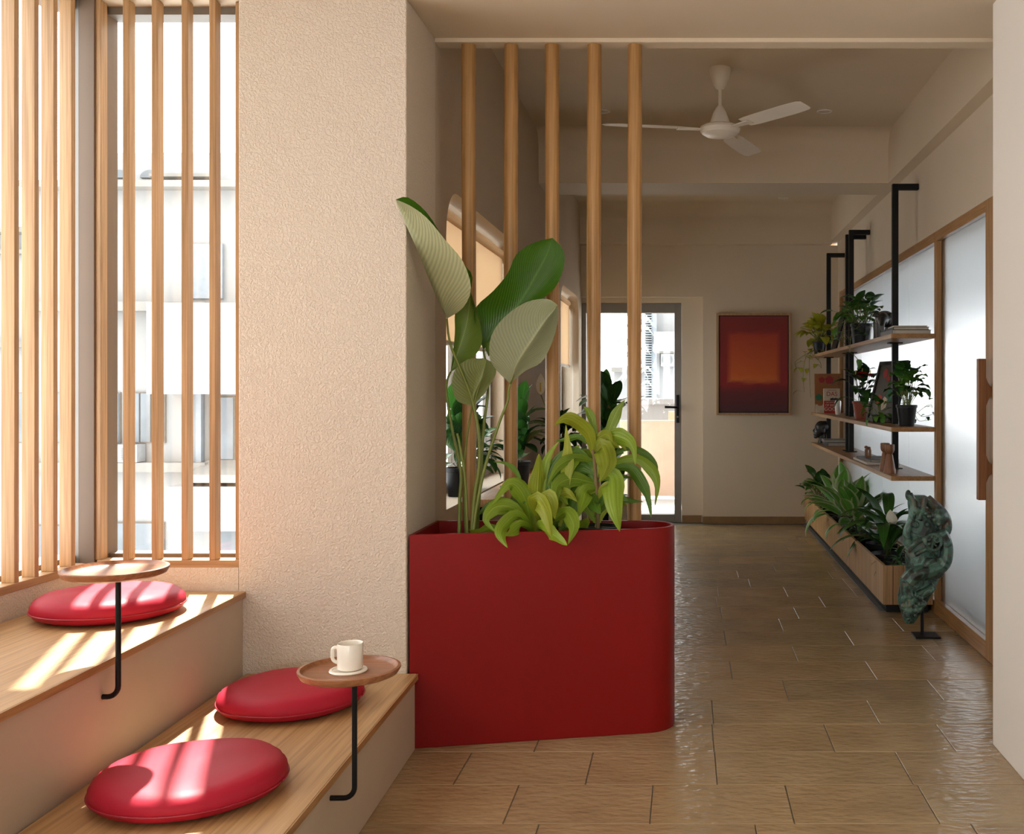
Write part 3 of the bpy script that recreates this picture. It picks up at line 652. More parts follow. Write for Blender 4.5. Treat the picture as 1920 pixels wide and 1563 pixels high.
for pts, w, ye, m in [
  ([(1275,660),(1240,500),(1140,405),(1045,368),(958,425)], 120, 3.74, DY), ([(1285,620),(1275,430),(1235,310),(1195,272)], 66, 3.88, D), ([(1370,640),(1400,480),(1470,310),(1535,215)], 92, 3.86, D),
  ([(1300,660),(1400,520),(1500,520),(1595,590),(1620,750)], 120, 3.78, D), ([(1300,650),(1350,600),(1390,740),(1328,890)], 170, 3.70, DY), ([(1330,850),(1420,850),(1445,1060),(1492,1292)], 175, 3.64, D),
  ([(1350,800),(1560,770),(1670,900),(1720,1010),(1752,1180)], 95, 3.80, DD), ([(1340,760),(1600,690),(1740,770),(1800,900),(1780,1085)], 88, 3.86, D), ([(1330,700),(1560,610),(1690,650),(1785,740),(1803,850)], 52, 3.9, DD),
  ([(1300,960),(1225,950),(1190,1050),(1150,1180)], 120, 3.74, D), ([(1290,780),(1180,655),(1050,650),(900,760)], 62, 3.85, DD), ([(1285,720),(1130,690),(990,760),(895,930)], 80, 3.76, D),
  ([(1290,900),(1110,860),(980,920),(975,1070)], 130, 3.75, D), ([(1310,1040),(1430,1000),(1560,1035),(1690,1050)], 56, 3.93, DD), ([(1310,880),(1450,840),(1610,860)], 52, 3.95, DD),
  ([(1300,760),(1420,730),(1545,700)], 50, 3.94, DD), ([(1270,600),(1160,520),(1060,540),(965,552)], 54, 3.88, DD), ([(1310,980),(1280,1060),(1340,1150)], 100, 3.78, DD),
  ([(1310,1010),(1420,1060),(1440,1180)], 110, 3.92, DD), ([(1290,840),(1180,800),(1090,850)], 110, 3.9, DD), ([(1300,700),(1400,660),(1530,650)], 60, 3.95, DD), ([(1305,930),(1200,880),(1130,790)], 90, 3.94, DD),
  ([(1300,560),(1330,520),(1390,500),(1440,560)], 90, 3.82, DY), ([(1305,1090),(1240,1080),(1180,1120)], 90, 3.9, DD)]:
    strap(dB, pts, w, YD, ye, m)
for pts, w, ye, m in [
  ([(800,1290),(815,1000),(828,800),(832,655)], 125, 3.80, DY), ([(860,1180),(860,880),(900,690),(995,555)], 70, 3.84, D), ([(775,1280),(710,1010),(590,900),(447,1075)], 125, 3.74, D),
  ([(780,1290),(660,1160),(545,1240),(520,1330),(575,1425)], 105, 3.56, D), ([(760,1290),(640,1110),(480,1090),(395,1200),(475,1300)], 115, 3.68, D), ([(740,1270),(570,1060),(420,1090),(325,1170)], 78, 3.82, DD),
  ([(850,1220),(800,1040),(880,1130),(936,1345)], 130, 3.60, DY), ([(830,1270),(850,1270),(950,1320),(1062,1405)], 130, 3.58, D), ([(960,1200),(1050,1130),(1115,1250),(1070,1398)], 105, 3.60, D),
  ([(880,1230),(890,1020),(940,1080),(960,1190)], 120, 3.70, DY), ([(1000,1250),(1040,900),(1062,650),(1052,420)], 100, 3.84, DY), ([(990,1220),(930,900),(1000,700),(1130,600)], 120, 3.86, DD),
  ([(720,1000),(650,810),(560,735),(455,722)], 36, 3.8, DD), ([(1130,1290),(1195,1240),(1238,1185)], 82, 3.72, D), ([(1060,1260),(1120,1000),(1172,870)], 105, 3.9, DD),
  ([(1010,1200),(1060,800),(1120,650),(1162,585)], 120, 3.9, D), ([(560,1300),(440,1265),(340,1300),(255,1278)], 72, 3.72, D), ([(760,1280),(650,1090),(560,1050)], 80, 3.88, DD),
  ([(900,1280),(990,1180),(1080,1150)], 110, 3.86, DD), ([(820,1290),(900,1150),(1000,1000)], 120, 3.9, DD), ([(800,1290),(720,1150),(690,1010)], 100, 3.9, D), ([(1000,1290),(1080,1200),(1150,1080)], 110, 3.88, DD),
  ([(780,1300),(700,1240),(620,1290),(560,1330)], 90, 3.60, D)]:
    strap(dA, pts, w, YA, ye, m)
rg = random.Random(77)
for k in range(30):                                 # inner leaves of both plants
    p, bxp, byp, yy = (dA, 860, 1270, YA) if k % 2 else (dB, 1295, 700 + 20 * k, YD)
    sx = rg.choice((-1, 1)); ln = rg.uniform(120, 230); up_ = rg.uniform(60, 320)
    strap(p, [(bxp, byp), (bxp + sx * ln * .45, byp - up_ * .8), (bxp + sx * ln * .85, byp - up_), (bxp + sx * ln * 1.25, byp - up_ * .75)], rg.uniform(70, 110), yy, yy + rg.uniform(-.06, .10), rg.choice((D, DD, DD, DY)))
stem(dB, [(1121,1010),(1121,975),(1119,925),(1114,860),(1108,820)], YD, YD, .008, .006, M['cane'])
pb = thing('plant_pot', 'black plastic nursery pot sunk in the rounded end of the red planter', 'pot', (W(1121, 990, YD).x, YD - .005, .641))
def pot_parts(t, c, r0, r1, h, mat, soil=True):
    MB().lathe([(0, 0), (r0, 0), (r1 * .97, h * .86), (r1 * 1.04, h * .87), (r1 * 1.05, h), (r1 * .97, h), (r1 * .93, h * .88), (0, h * .86)], c, 28).build('pot', mat, t, smooth=35)
    if soil: MB().lathe([(r1 * .92, h * .885), (r1 * .5, h * .91), (0, h * .90)], c, 20).build('soil', M['soil'], t, smooth=0)
pot_parts(pb, Vector((W(1121, 990, YD).x, YD - .005, .641)), .065, .083, .098, M['blackplastic'])

# ================================================================= GENERIC PLANTS
def leaf_mesh(name, mat, pet, blade, width, a0, a1, a2, stem_mat, fold=.25, n=8, belly=.42, pr=.0022, wave=0, holes=False):
    """leaf with its petiole; starts at the origin, leaves at angle a0 (deg from horizontal), a1 at blade base, a2 at tip, in the XZ plane"""
    P = [Vector((0, 0, 0))]; k = 6
    for i in range(k): a = R(a0 + (a1 - a0) * i / k); P.append(P[-1] + Vector((math.cos(a), 0, math.sin(a))) * (pet / k))
    V = []; Fs = []; mi = []; seg = 4
    for i, p in enumerate(P):
        for j in range(seg): t = math.pi * 2 * j / seg + .78; V.append(p + Vector((0, math.cos(t) * pr, math.sin(t) * pr)))
    for i in range(k):
        for j in range(seg): Fs.append((i*seg+j, i*seg+(j+1) % seg, (i+1)*seg+(j+1) % seg, (i+1)*seg+j)); mi.append(1)
    base = len(V); p = P[-1].copy(); uvs = {}
    S = (-1, -.55, 0, .55, 1)
    for i in range(n + 1):
        t = i / n; a = R(a1 + (a2 - a1) * t); d = Vector((math.cos(a), 0, math.sin(a))); nr = Vector((-math.sin(a), 0, math.cos(a)))
        if i: p = p + d * (blade / n)
        w = width / 2 * max(.02, (math.sin(math.pi * t ** (math.log(.5) / math.log(belly))) ** .75 if 0 < t < 1 else .02))
        for j, s in enumerate(S):
            uvs[len(V)] = (.5 + s / 2, t); V.append(p + Vector((0, w * s, 0)) + nr * (fold * w * abs(s) + wave * w * math.sin(t * 16 + s * 3)))
    m = len(S)
    for i in range(n):
        for j in range(m - 1): Fs.append((base+i*m+j, base+i*m+j+1, base+(i+1)*m+j+1, base+(i+1)*m+j)); mi.append(0)
    me = bpy.data.meshes.new(name); me.from_pydata([tuple(v) for v in V], [], Fs); me.materials.append(mat); me.materials.append(stem_mat)
    uv = me.uv_layers.new(name='UVMap')
    for lp in me.loops: uv.data[lp.index].uv = uvs.get(lp.vertex_index, (.5, 0))
    for q, x in zip(me.polygons, mi): q.use_smooth = True; q.material_index = x
    return me
def leaves(parent, origin, meshes, n, seed, tilt=(-10, 25), scale=(.8, 1.15), spread=.02, az=None, zspan=0, name='leaf'):
    rg = random.Random(seed); o0 = Vector(parent['_o'])
    for i in range(n):
        o = bpy.data.objects.new(name, rg.choice(meshes)); COL.objects.link(o); o.parent = parent
        a = (i * 137.5 + rg.uniform(-20, 20)) if az is None else rg.uniform(*az)
        o.location = Vector(origin) - o0 + Vector((rg.uniform(-spread, spread), rg.uniform(-spread, spread), zspan * i / max(1, n)))
        o.rotation_euler = (rg.uniform(-.15, .15), -R(rg.uniform(*tilt)), R(a)); s = rg.uniform(*scale); o.scale = (s, s, s)
sd, sg = M['stem_dark'], M['stem']
LM = {
 'lily': [leaf_mesh('lily_leaf', G['dark'], .16, .17, .062, 78, 50, -25, sd), leaf_mesh('lily_leaf', G['deep'], .20, .16, .058, 84, 66, 10, sd), leaf_mesh('lily_leaf', G['dark'], .12, .16, .06, 65, 25, -55, sd)],
 'rubber': [leaf_mesh('rubber_leaf', G['dark'], .05, .20, .095, 60, 50, 20, sd, belly=.5), leaf_mesh('rubber_leaf', G['deep'], .05, .18, .085, 75, 70, 45, sd, belly=.5), leaf_mesh('rubber_leaf', G['dark'], .05, .17, .08, 35, 20, -30, sd, belly=.5)],
 'hosta': [leaf_mesh('variegated_leaf', G['hosta'], .12, .25, .11, 80, 60, 25, sg, belly=.45), leaf_mesh('variegated_leaf', G['hosta'], .14, .24, .105, 85, 75, 50, sg, belly=.45), leaf_mesh('variegated_leaf', G['hosta'], .10, .23, .10, 60, 25, -60, sg, belly=.45)],
 'strapd': [leaf_mesh('strap_leaf', G['varstrap'], .02, .37, .08, 65, 60, -35, sd, belly=.42, n=10), leaf_mesh('strap_leaf', G['deep'], .02, .34, .075, 80, 78, 10, sd, belly=.42, n=10), leaf_mesh('strap_leaf', G['deep'], .02, .34, .075, 40, 30, -70, sd, belly=.42, n=10)],
 'pothos': [leaf_mesh('pothos_leaf', G['bright'], .10, .075, .058, 75, 50, -20, sg, belly=.33, n=6), leaf_mesh('pothos_leaf', G['deep'], .13, .075, .055, 80, 60, 20, sg, belly=.33, n=6), leaf_mesh('pothos_leaf', G['bright'], .08, .07, .052, 40, 5, -60, sg, belly=.33, n=6)],
 'lime': [leaf_mesh('lime_leaf', G['lime'], .09, .085, .058, 70, 40, -30, sg, belly=.33, n=6), leaf_mesh('lime_leaf', G['lime'], .11, .08, .05, 82, 65, 20, sg, belly=.35, n=6)],
 'fern': [leaf_mesh('small_leaf', G['dark'], .06, .12, .028, 75, 60, -20, sd, n=6), leaf_mesh('small_leaf', G['deep'], .05, .13, .026, 60, 35, -40, sd, n=6), leaf_mesh('small_leaf', G['dark'], .04, .11, .024, 35, 10, -50, sd, n=6)],
 'anth': [leaf_mesh('anthurium_leaf', G['dark'], .13, .11, .065, 78, 55, -45, sd, belly=.3, n=6), leaf_mesh('anthurium_leaf', G['deep'], .10, .12, .065, 60, 20, -60, sd, belly=.3, n=6), leaf_mesh('anthurium_leaf', G['dark'], .15, .10, .06, 85, 75, 0, sd, belly=.3, n=6)],
 'adan': [leaf_mesh('lacy_leaf', G['bright'], .15, .08, .052, 84, 70, -30, sg, belly=.38, n=6, wave=.15), leaf_mesh('lacy_leaf', G['deep'], .18, .08, .05, 88, 80, 0, sg, belly=.38, n=6, wave=.15), leaf_mesh('lacy_leaf', G['deep'], .12, .08, .05, 75, 45, -50, sg, belly=.38, n=6, wave=.15)],
}
def potted(name, label, loc, pot, kind, n, seed, mat=None, group=None, **kw):
    t = thing(name, label, 'plant', loc, group); r0, r1, h = pot
    pot_parts(t, Vector(loc), r0, r1, h, mat or M['blackplastic'])
    leaves(t, Vector(loc) + Vector((0, 0, h * .88)), LM[kind], n, seed, **kw); return t
def trail(t, pts, kind, n, seed, r=.0018, sc=(.5, .8)):
    q = crom(pts, 24); MB().tube(q, r, 5).build('vine', sg, t, smooth=0); rg = random.Random(seed); o0 = Vector(t['_o'])
    for i in range(n):
        p = q[int((i + 1) / n * 23)]; o = bpy.data.objects.new('leaf', rg.choice(LM[kind])); COL.objects.link(o); o.parent = t
        o.location = p - o0; o.rotation_euler = (rg.uniform(-.3, .3), R(rg.uniform(20, 60)), rg.uniform(0, 6.28)); s = rg.uniform(*sc); o.scale = (s, s, s)

# ---- table by the corridor window with pots
tb = thing('window_table', 'long wooden table along the corridor window behind the poles', 'table', (-.72, 5.8, 0))
bx('tabletop', M['teak_y'], (XL + .004, -.50, 4.64, 7.0, .72, .755), tb, .003)
for x in (-.93, -.55):
    for y in (4.70, 6.90): bx('leg', M['black'], (x, x + .04, y, y + .04, 0, .72), tb)
potted('potted_plant', 'dark broad leaved plant in a black pot behind the pole by the pillar', (-1.035, 4.72, .7615), (.04, .055, .13), 'rubber', 40, 11, zspan=.24, scale=(.7, 1.0), az=(-110, 90))
potted('potted_plant', 'dark narrow leaved plant in a black pot on the sill under the blind', (-1.04, 5.02, .7615), (.04, .052, .11), 'lily', 40, 15, tilt=(-30, 25), scale=(.6, .9), az=(-110, 95))
jr = thing('jar', 'small lidded glass jar on the window table', 'jar', (-.835, 4.78, .7555))
MB().lathe([(0, 0), (.02, 0), (.021, .004), (.021, .034), (.016, .038), (.014, .038), (.018, .03), (.018, .004), (0, .004)], (-.835, 4.78, .7555), 20).build('body', M['cover_white'], jr, smooth=35)
MB().lathe([(0, .038), (.018, .038), (.018, .048), (0, .048)], (-.835, 4.78, .7555), 20).build('lid', M['alu'], jr, smooth=35)
potted('potted_plant', 'dark leafy plant in a black pot farther along the window table', (-.86, 5.35, .756), (.05, .065, .12), 'rubber', 36, 12, zspan=.24, scale=(.65, .95), az=(-130, 130))
pl2 = potted('peace_lily', 'peace lily with one white bloom in a dark pot at the table end', (-.775, 6.55, .756), (.055, .07, .13), 'lily', 60, 13, tilt=(-30, 25), scale=(.6, .85), az=(-150, 150))
def spathe(t, c, h, w, mat, yaw=0, lean=0):
    n = 10; rows = []
    for i in range(n + 1):
        s = i / n; ww = w / 2 * max(.02, math.sin(math.pi * s ** .8) ** .8 if 0 < s < 1 else .02)
        rows.append([Vector(c) + Matrix.Rotation(yaw, 3, 'Z') @ Vector((u * ww, -.35 * ww * (1 - u * u) + lean * s * h, s * h)) for u in (-1, -.5, 0, .5, 1)])
    grid_obj('bloom', rows, mat, t)
fl = W(1014, 740, 6.5); MB().tube([(-.775, 6.55, .87), tuple(fl.lerp(Vector((-.775, 6.55, .87)), .4)), tuple(fl)], .003, 6).build('flower_stem', sg, pl2, smooth=0)
spathe(pl2, fl, .135, .06, M['petal_white'], .2); MB().tube([tuple(fl + Vector((0, -.012, .02))), tuple(fl + Vector((0, -.012, .075)))], .005, 6).build('spadix', M['spadix'], pl2, smooth=0)
ft = potted('rubber_plant', 'tall dark leaved plant in a white floor pot before the glazed door', (-.60, 8.1, 0), (.13, .16, .42), 'rubber', 60, 14, mat=M['ceramic'], zspan=.8, scale=(1.0, 1.4))
MB().tube([(-.60, 8.1, .36), (-.595, 8.1, 1.16)], .012, 8).build('trunk', M['cane'], ft, smooth=0)

# ================================================================= PLANTER BOX ALONG THE PARTITION
BX0, BX1, BY0, BY1, BZ0, BZ1 = 1.10, 1.378, 5.785, 9.58, .047, .265
pbx = thing('planter_box', 'long low plywood planter box under the hanging shelves', 'planter', (1.24, 7.7, 0))
bx('front_board', M['ply'], (BX0, BX0 + .018, BY0 + .016, BY1, BZ0, BZ1), pbx, .001)
bx('back_board', M['ply'], (BX1 - .018, BX1, BY0 + .016, BY1, BZ0, BZ1), pbx)
wpl = (BX1 - BX0) / 5
for k in range(5): bx('end_plank', M['oak_v'], (BX0 + k * wpl + .0012, BX0 + (k + 1) * wpl - .0012, BY0, BY0 + .016, BZ0, BZ1), pbx, .001)
bx('bottom_board', M['ply'], (BX0 + .018, BX1 - .018, BY0 + .016, BY1, BZ0, BZ0 + .015), pbx)
bx('plinth', M['blackplastic'], (BX0 + .022, BX1 - .02, BY0 + .03, BY1, 0, BZ0), pbx)
struct(MB().box(BX0 - .012, BX0 + .02, BY0 + .03, BY1, 0, .006).build('trim_2', M['cover_grey']), 'thin grey floor trim along the planter box', 'trim')
zb = BZ0 + .016; bxg = 'plants in the low planter box'
potted('foliage_plant', 'low dark fine leaved plant at the near end of the planter box', (1.235, 5.95, zb), (.085, .10, .19), 'fern', 46, 21, group=bxg, tilt=(-35, 25), spread=.06)
s1 = potted('foliage_plant', 'arching dark strap leaved plant nearest the bronze sculpture', (1.225, 6.30, zb), (.085, .10, .19), 'strapd', 20, 22, group=bxg, zspan=.22, scale=(.75, 1.15))
MB().tube([(1.225, 6.30, zb + .15), (1.22, 6.30, zb + .42)], .011, 8).build('cane', M['stem_dark'], s1, smooth=0)
s2 = potted('foliage_plant', 'strap leaved plant with a white bloom behind the sculpture in the planter box', (1.27, 6.72, zb), (.085, .10, .19), 'strapd', 18, 23, group=bxg, zspan=.12, scale=(.7, 1.1))
spathe(s2, W(1674, 985, 6.2), .10, .07, M['petal_white'], -.5, -.5)
potted('foliage_plant', 'low fine leaved plant between the strap leaved and variegated plants', (1.21, 7.15, zb), (.085, .10, .19), 'fern', 34, 24, group=bxg, tilt=(-30, 30), spread=.05)
potted('foliage_plant', 'nearest of the white edged broad leaved plants in the planter box', (1.23, 7.55, zb), (.085, .10, .19), 'hosta', 24, 25, group=bxg, tilt=(-30, 12))
potted('foliage_plant', 'middle one of the white edged broad leaved plants in the planter box', (1.23, 8.05, zb), (.085, .10, .19), 'hosta', 24, 26, group=bxg, tilt=(-25, 12), scale=(.9, 1.25))
potted('foliage_plant', 'farthest of the white edged broad leaved plants in the planter box', (1.25, 8.55, zb), (.085, .10, .19), 'hosta', 20, 27, group=bxg, tilt=(-25, 12))
potted('foliage_plant', 'small leaved trailing plant at the far end of the planter box', (1.20, 9.15, zb), (.085, .10, .19), 'pothos', 44, 28, group=bxg, scale=(1.2, 1.9), tilt=(-30, 25), spread=.06)

# ================================================================= HANGING SHELVES
SX0, SX1, SY0, SY1 = 1.14, 1.384, 5.75, 9.40; SZ = (1.553, 1.036, .765); ST = .026
sh = thing('hanging_shelf', 'three wooden shelves hung on black steel posts before the frosted partition', 'shelf', (1.26, 7.5, SZ[2] - ST))
for z in SZ:
    b = bx('shelf_board', M['teak_y'], (SX0, SX1, SY0, SY1, z - ST, z), sh, .002)
    bx('edge_band', M['oak_y'], (SX0 - .002, SX0 + .0005, SY0 + .002, SY1, z - ST + .001, z - .001), b)
for y, zt in ((6.29, 2.485), (7.95, 2.46), (8.12, 2.45), (9.2, 2.445)):
    p = bx('post', M['black'], (1.25, 1.286, y - .018, y + .018, SZ[2] + .001, zt), sh, .002)
    bx('wall_arm', M['black'], (1.286, XR - .001, y - .018, y + .018, zt - .036, zt), p, .002)
    for z in SZ[:2]: bx('flange', M['black'], (1.228, 1.308, y - .035, y + .035, z - ST - .007, z - ST - .0005), p)
    bx('flange', M['black'], (1.228, 1.308, y - .03, y + .03, SZ[2], SZ[2] + .006), p)
T, S2, S3 = SZ
def book(name, label, x0, x1, y0, y1, z0, h, cov, rot=0, group=None):
    t = thing(name, label, 'book', ((x0+x1)/2, (y0+y1)/2, z0), group); c = .0025
    bx('cover', cov, (x0, x1, y0, y1, z0, z0 + c), t); bx('cover', cov, (x0, x1, y0, y1, z0 + h - c, z0 + h), t)
    bx('pages', M['paper'], (x0 + .004, x1 - .003, y0 + .004, y1 - .004, z0 + c, z0 + h - c), t); bx('spine', cov, (x0, x0 + .003, y0, y1, z0 + c, z0 + h - c), t)
    t.rotation_euler.z = R(rot); return t
g3 = 'flat books on the shelves'
book('book', 'large grey book lying lowest on the near end of the top shelf', 1.150, 1.37, 5.80, 6.12, T + .0005, .024, M['cover_grey'], 1, g3)
book('book', 'brown covered book on top of the pile at the near end of the top shelf', 1.168, 1.368, 5.815, 6.08, T + .025, .016, M['cover_dark'], -2, g3)
book('magazine', 'open edged magazine crowning the pile on the top shelf', 1.175, 1.362, 5.83, 6.06, T + .0415, .008, M['paper'], -3, g3)
book('book', 'dark grey book at the bottom of the pile beside the black bust', 1.19, 1.37, 8.72, 9.0, S3 + .0005, .03, M['cover_dark'], 2, g3)
book('book', 'pale book on top of the pile beside the black bust', 1.175, 1.365, 8.74, 9.0, S3 + .031, .022, M['cover_grey'], -2, g3)
book('book', 'thin white book lowest under the wooden figurine', 1.155, 1.365, 6.62, 7.15, S3 + .0005, .013, M['cover_white'], 0, g3)
book('book', 'thin grey book directly under the wooden figurine', 1.175, 1.36, 6.66, 7.08, S3 + .014, .013, M['cover_grey'], 3, g3)
# upright books facing the room
def upright(name, label, xc, yc, z0, w, h, th, mat, lean=6):
    t = thing(name, label, 'book', (xc, yc, z0)); t.rotation_euler.x = -R(lean)
    MB().box(xc - w/2, xc + w/2, yc, yc + .003, z0, z0 + h).box(xc - w/2, xc + w/2, yc + th - .003, yc + th, z0, z0 + h).box(xc - w/2, xc - w/2 + .003, yc + .003, yc + th - .003, z0, z0 + h).build('cover', mat, t)
    bx('pages', M['paper'], (xc - w/2 + .003, xc + w/2 - .004, yc + .003, yc + th - .003, z0 + .003, z0 + h - .004), t); return t
def disc(t, x, z, r, mat, y, name='motif', n=16, sq=1):
    MB()._add([(x + r * math.cos(6.2832*k/n) * (1 + .12 * math.sin(5 * 6.2832*k/n)), y, z + sq * r * math.sin(6.2832*k/n) * (1 + .12 * math.sin(5*6.2832*k/n))) for k in range(n)], [tuple(range(n))]).build(name, mat, t)
bk = upright('art_book', 'tall brown art book with red flowers standing at the far end of the middle shelf', 1.252, 9.08, S2, .235, .345, .03, M['cover_brown'])
y_ = 9.0792
disc(bk, 1.195, S2 + .290, .026, M['ink_crimson'], y_); disc(bk, 1.262, S2 + .29, .036, M['ink_crimson'], y_); disc(bk, 1.168, S2 + .137, .030, M['ink_green'], y_)
bx('cover_panel', M['cover_cream'], (1.136, 1.205, 9.0788, 9.0796, S2 + .002, S2 + .075), bk); disc(bk, 1.178, S2 + .075, .022, M['cover_brown'], 9.0785, sq=.6)
RX = lambda x, y, z: Matrix.Translation((x, y, z)) @ Matrix.Rotation(R(90), 4, 'X')
for k, ch in enumerate('INDIAN'): text_mesh(ch, .034, M['ink_black'], RX(1.345, y_, S2 + .305 - k * .031), bk)
text_mesh('INDIA', .012, M['ink_black'], RX(1.19, 9.0785, S2 + .012), bk)
b2 = upright('novel', 'white and red paperback leaning against the tall brown art book', 1.268, 8.985, S2, .142, .215, .022, M['cover_cream'])
bx('red_panel', M['ink_red'], (1.1972, 1.3388, 8.9842, 8.985, S2, S2 + .108), b2)
y_ = 8.9838
text_mesh('GURCHARAN', .013, M['ink_red'], RX(1.268, y_, S2 + .194), b2); text_mesh('DAS', .052, M['ink_red'], RX(1.268, y_, S2 + .150), b2)
for k in range(5): disc(b2, 1.262 + k * .013, S2 + .122 + .004 * (k % 2), .009, M['ink_black'], y_, n=9)
bx('motif', M['ink_black'], (1.252, 1.33, y_, y_ + .0006, S2 + .111, S2 + .118), b2)
text_mesh('THE DIFFICULTY', .0155, M['cover_cream'], RX(1.268, y_ - .0004, S2 + .088), b2); text_mesh('OF BEING', .027, M['cover_cream'], RX(1.268, y_ - .0004, S2 + .060), b2); text_mesh('GOOD', .043, M['cover_cream'], RX(1.268, y_ - .0004, S2 + .022), b2)
vs_ = MB().lathe([(0, 0), (.018, 0), (.02, .004), (.024, .05), (.0265, .09), (.024, .112), (.019, .118), (.016, .116), (.016, .03), (0, .03)], (1.235, 8.42, S2 + .0005), 10).build('vase', M['ceramic'], smooth=25)
tag(vs_, 'small faceted white vase beside the upright books', 'vase')
# potted plants on the shelves
sp = 'plants on the hanging shelves'
lp = potted('trailing_plant', 'yellow lime trailing plant hanging off the far end of the top shelf', (1.19, 9.22, T + .0005), (.045, .06, .11), 'lime', 50, 31, group=sp, scale=(1.1, 1.7), tilt=(-40, 20))
for k, (e, sd_) in enumerate([((1508, 735), 1), ((1520, 745), 2), ((1493, 690), 3), ((1540, 690), 4)]):
    a = W(1528, 655, 9.2); b = W(e[0], e[1], 9.16); trail(lp, [a, W((1528 + e[0]) / 2 - 6, 668, 9.15), W(e[0] - 2, (668 + e[1]) / 2, 9.14), b], 'lime', 5, 40 + sd_, sc=(.6, .9))
pp = potted('trailing_plant', 'green heart leaved plant in a black pot on the top shelf beside the animal figurine', (1.235, 7.30, T + .0005), (.06, .075, .15), 'pothos', 54, 32, group=sp, scale=(1.0, 1.5), tilt=(-35, 20), spread=.04)
for k, pts in enumerate([[(1612, 612), (1598, 622), (1594, 645), (1592, 660)], [(1605, 612), (1590, 600), (1582, 615), (1578, 640)], [(1608, 606), (1590, 585), (1586, 575)]]):
    trail(pp, [W(a, b, 7.18 - .03 * k) for a, b in pts], 'pothos', 5, 50 + k, sc=(.8, 1.3))
an = potted('anthurium', 'red flowering anthurium in a terracotta pot on the middle shelf', (1.225, 7.25, S2 + .0005), (.042, .06, .125), 'anth', 30, 33, mat=M['terracotta'], group=sp, tilt=(-20, 20), scale=(.95, 1.35))
for px, py, yw in ((1604, 703, -.9), (1616, 700, .6), (1631, 703, 1.2)):
    c = W(px, py, 7.2); MB().tube([(1.225, 7.25, S2 + .11), tuple(c.lerp(Vector((1.225, 7.25, S2 + .11)), .5)), tuple(c)], .002, 5).build('flower_stem', sd, an, smooth=0)
    rows = []
    for i in range(8):
        s = i / 7; ww = .042 * max(.03, math.sin(math.pi * s ** .7) if 0 < s < 1 else .03)
        rows.append([c + Matrix.Rotation(yw, 3, 'Z') @ Vector((s * .10 - .03, u * ww, .012 * abs(u) - .02 * s * s)) for u in (-1, -.5, 0, .5, 1)])
    grid_obj('bloom', rows, M['petal_red'], an); MB().tube([tuple(c + Vector((0, 0, .003))), tuple(c + Vector((.004, -.004, .035)))], .003, 6).build('spadix', M['spadix'], an, smooth=0)
ad = potted('lacy_leaf_plant', 'lacy holed leaf plant in a black pot at the near end of the middle shelf', (1.262, 5.93, S2 + .0005), (.042, .058, .12), 'adan', 48, 34, group=sp, tilt=(-20, 20), scale=(.8, 1.2))
for k, pts in enumerate([[(1718, 775), (1735, 762), (1745, 758), (1748, 765)], [(1718, 770), (1728, 780), (1740, 779), (1749, 776)], [(1714, 772), (1722, 788), (1735, 788), (1746, 786)]]):
    trail(ad, [W(a, b, 5.90 + .01 * k) for a, b in pts], 'adan', 3, 60 + k, sc=(.3, .45), r=.0014)
potted('trailing_plant', 'small bright leafy plant between the framed print and the black pot', (1.205, 6.50, S2 + .0005), (.035, .045, .05), 'pothos', 30, 35, group=sp, scale=(.55, .9), tilt=(-45, 10))
# framed print leaning on the partition
fp = thing('framed_print', 'black framed floral print leaning on the middle shelf', 'picture', (1.28, 6.72, S2))
A_, B_, = Vector((1.185, 6.80, S2 + .002)), Vector((1.29, 6.42, S2 + .002)); up = Vector((.10, .03, .385)); ax = (B_ - A_); nn = ax.cross(up).normalized()
def slab(a, x, u, t0, t1): return [a + nn*t0, a + x + nn*t0, a + x + u + nn*t0, a + u + nn*t0], [a + nn*t1, a + x + nn*t1, a + x + u + nn*t1, a + u + nn*t1]
for (s0, s1, u0, u1) in ((0, 1, 0, .06), (0, 1, .94, 1), (0, .06, .06, .94), (.94, 1, .06, .94)):
    b, t_ = slab(A_ + ax*s0 + up*u0, ax*(s1-s0), up*(u1-u0), -.01, .01); MB().hexa(b, t_).build('frame', M['black'], fp)
b, t_ = slab(A_ + ax*.06 + up*.06, ax*.88, up*.88, -.004, .004); MB().hexa(b, t_).build('print', plain('floral_print', lin('#23231f'), .4, var=.7, vs=14), fp)
for (s, u, r, m) in ((.3, .8, .03, 'ink_crimson'), (.45, .72, .025, 'ink_crimson'), (.5, .3, .04, 'cover_cream'), (.3, .35, .035, 'ink_red'), (.65, .45, .05, 'ink_green')):
    c = A_ + ax*s + up*u; e1, e2 = ax.normalized(), up.normalized()
    for q in (-.0052, .0052):
        MB()._add([c + e1*(r*math.cos(k*.628)*(1+.2*(k % 2))) + e2*(r*math.sin(k*.628)*(1+.2*(k % 2))) + nn*q for k in range(10)], [tuple(range(10))]).build('motif', M[m], fp)
# slim dark frame leaning behind the posts on the top shelf
lf = MB().hexa([(1.20, 8.35, T + .001), (1.215, 8.35, T + .001), (1.215, 8.62, T + .001), (1.20, 8.62, T + .001)], [(1.30, 8.35, T + .36), (1.315, 8.35, T + .36), (1.315, 8.62, T + .36), (1.30, 8.62, T + .36)])
lf.box(1.30, 1.318, 8.34, 8.63, T + .35, T + .365); tag(lf.build('leaning_frame', M['black'], bevel=.002), 'dark frame leaning behind the twin posts on the top shelf', 'picture')
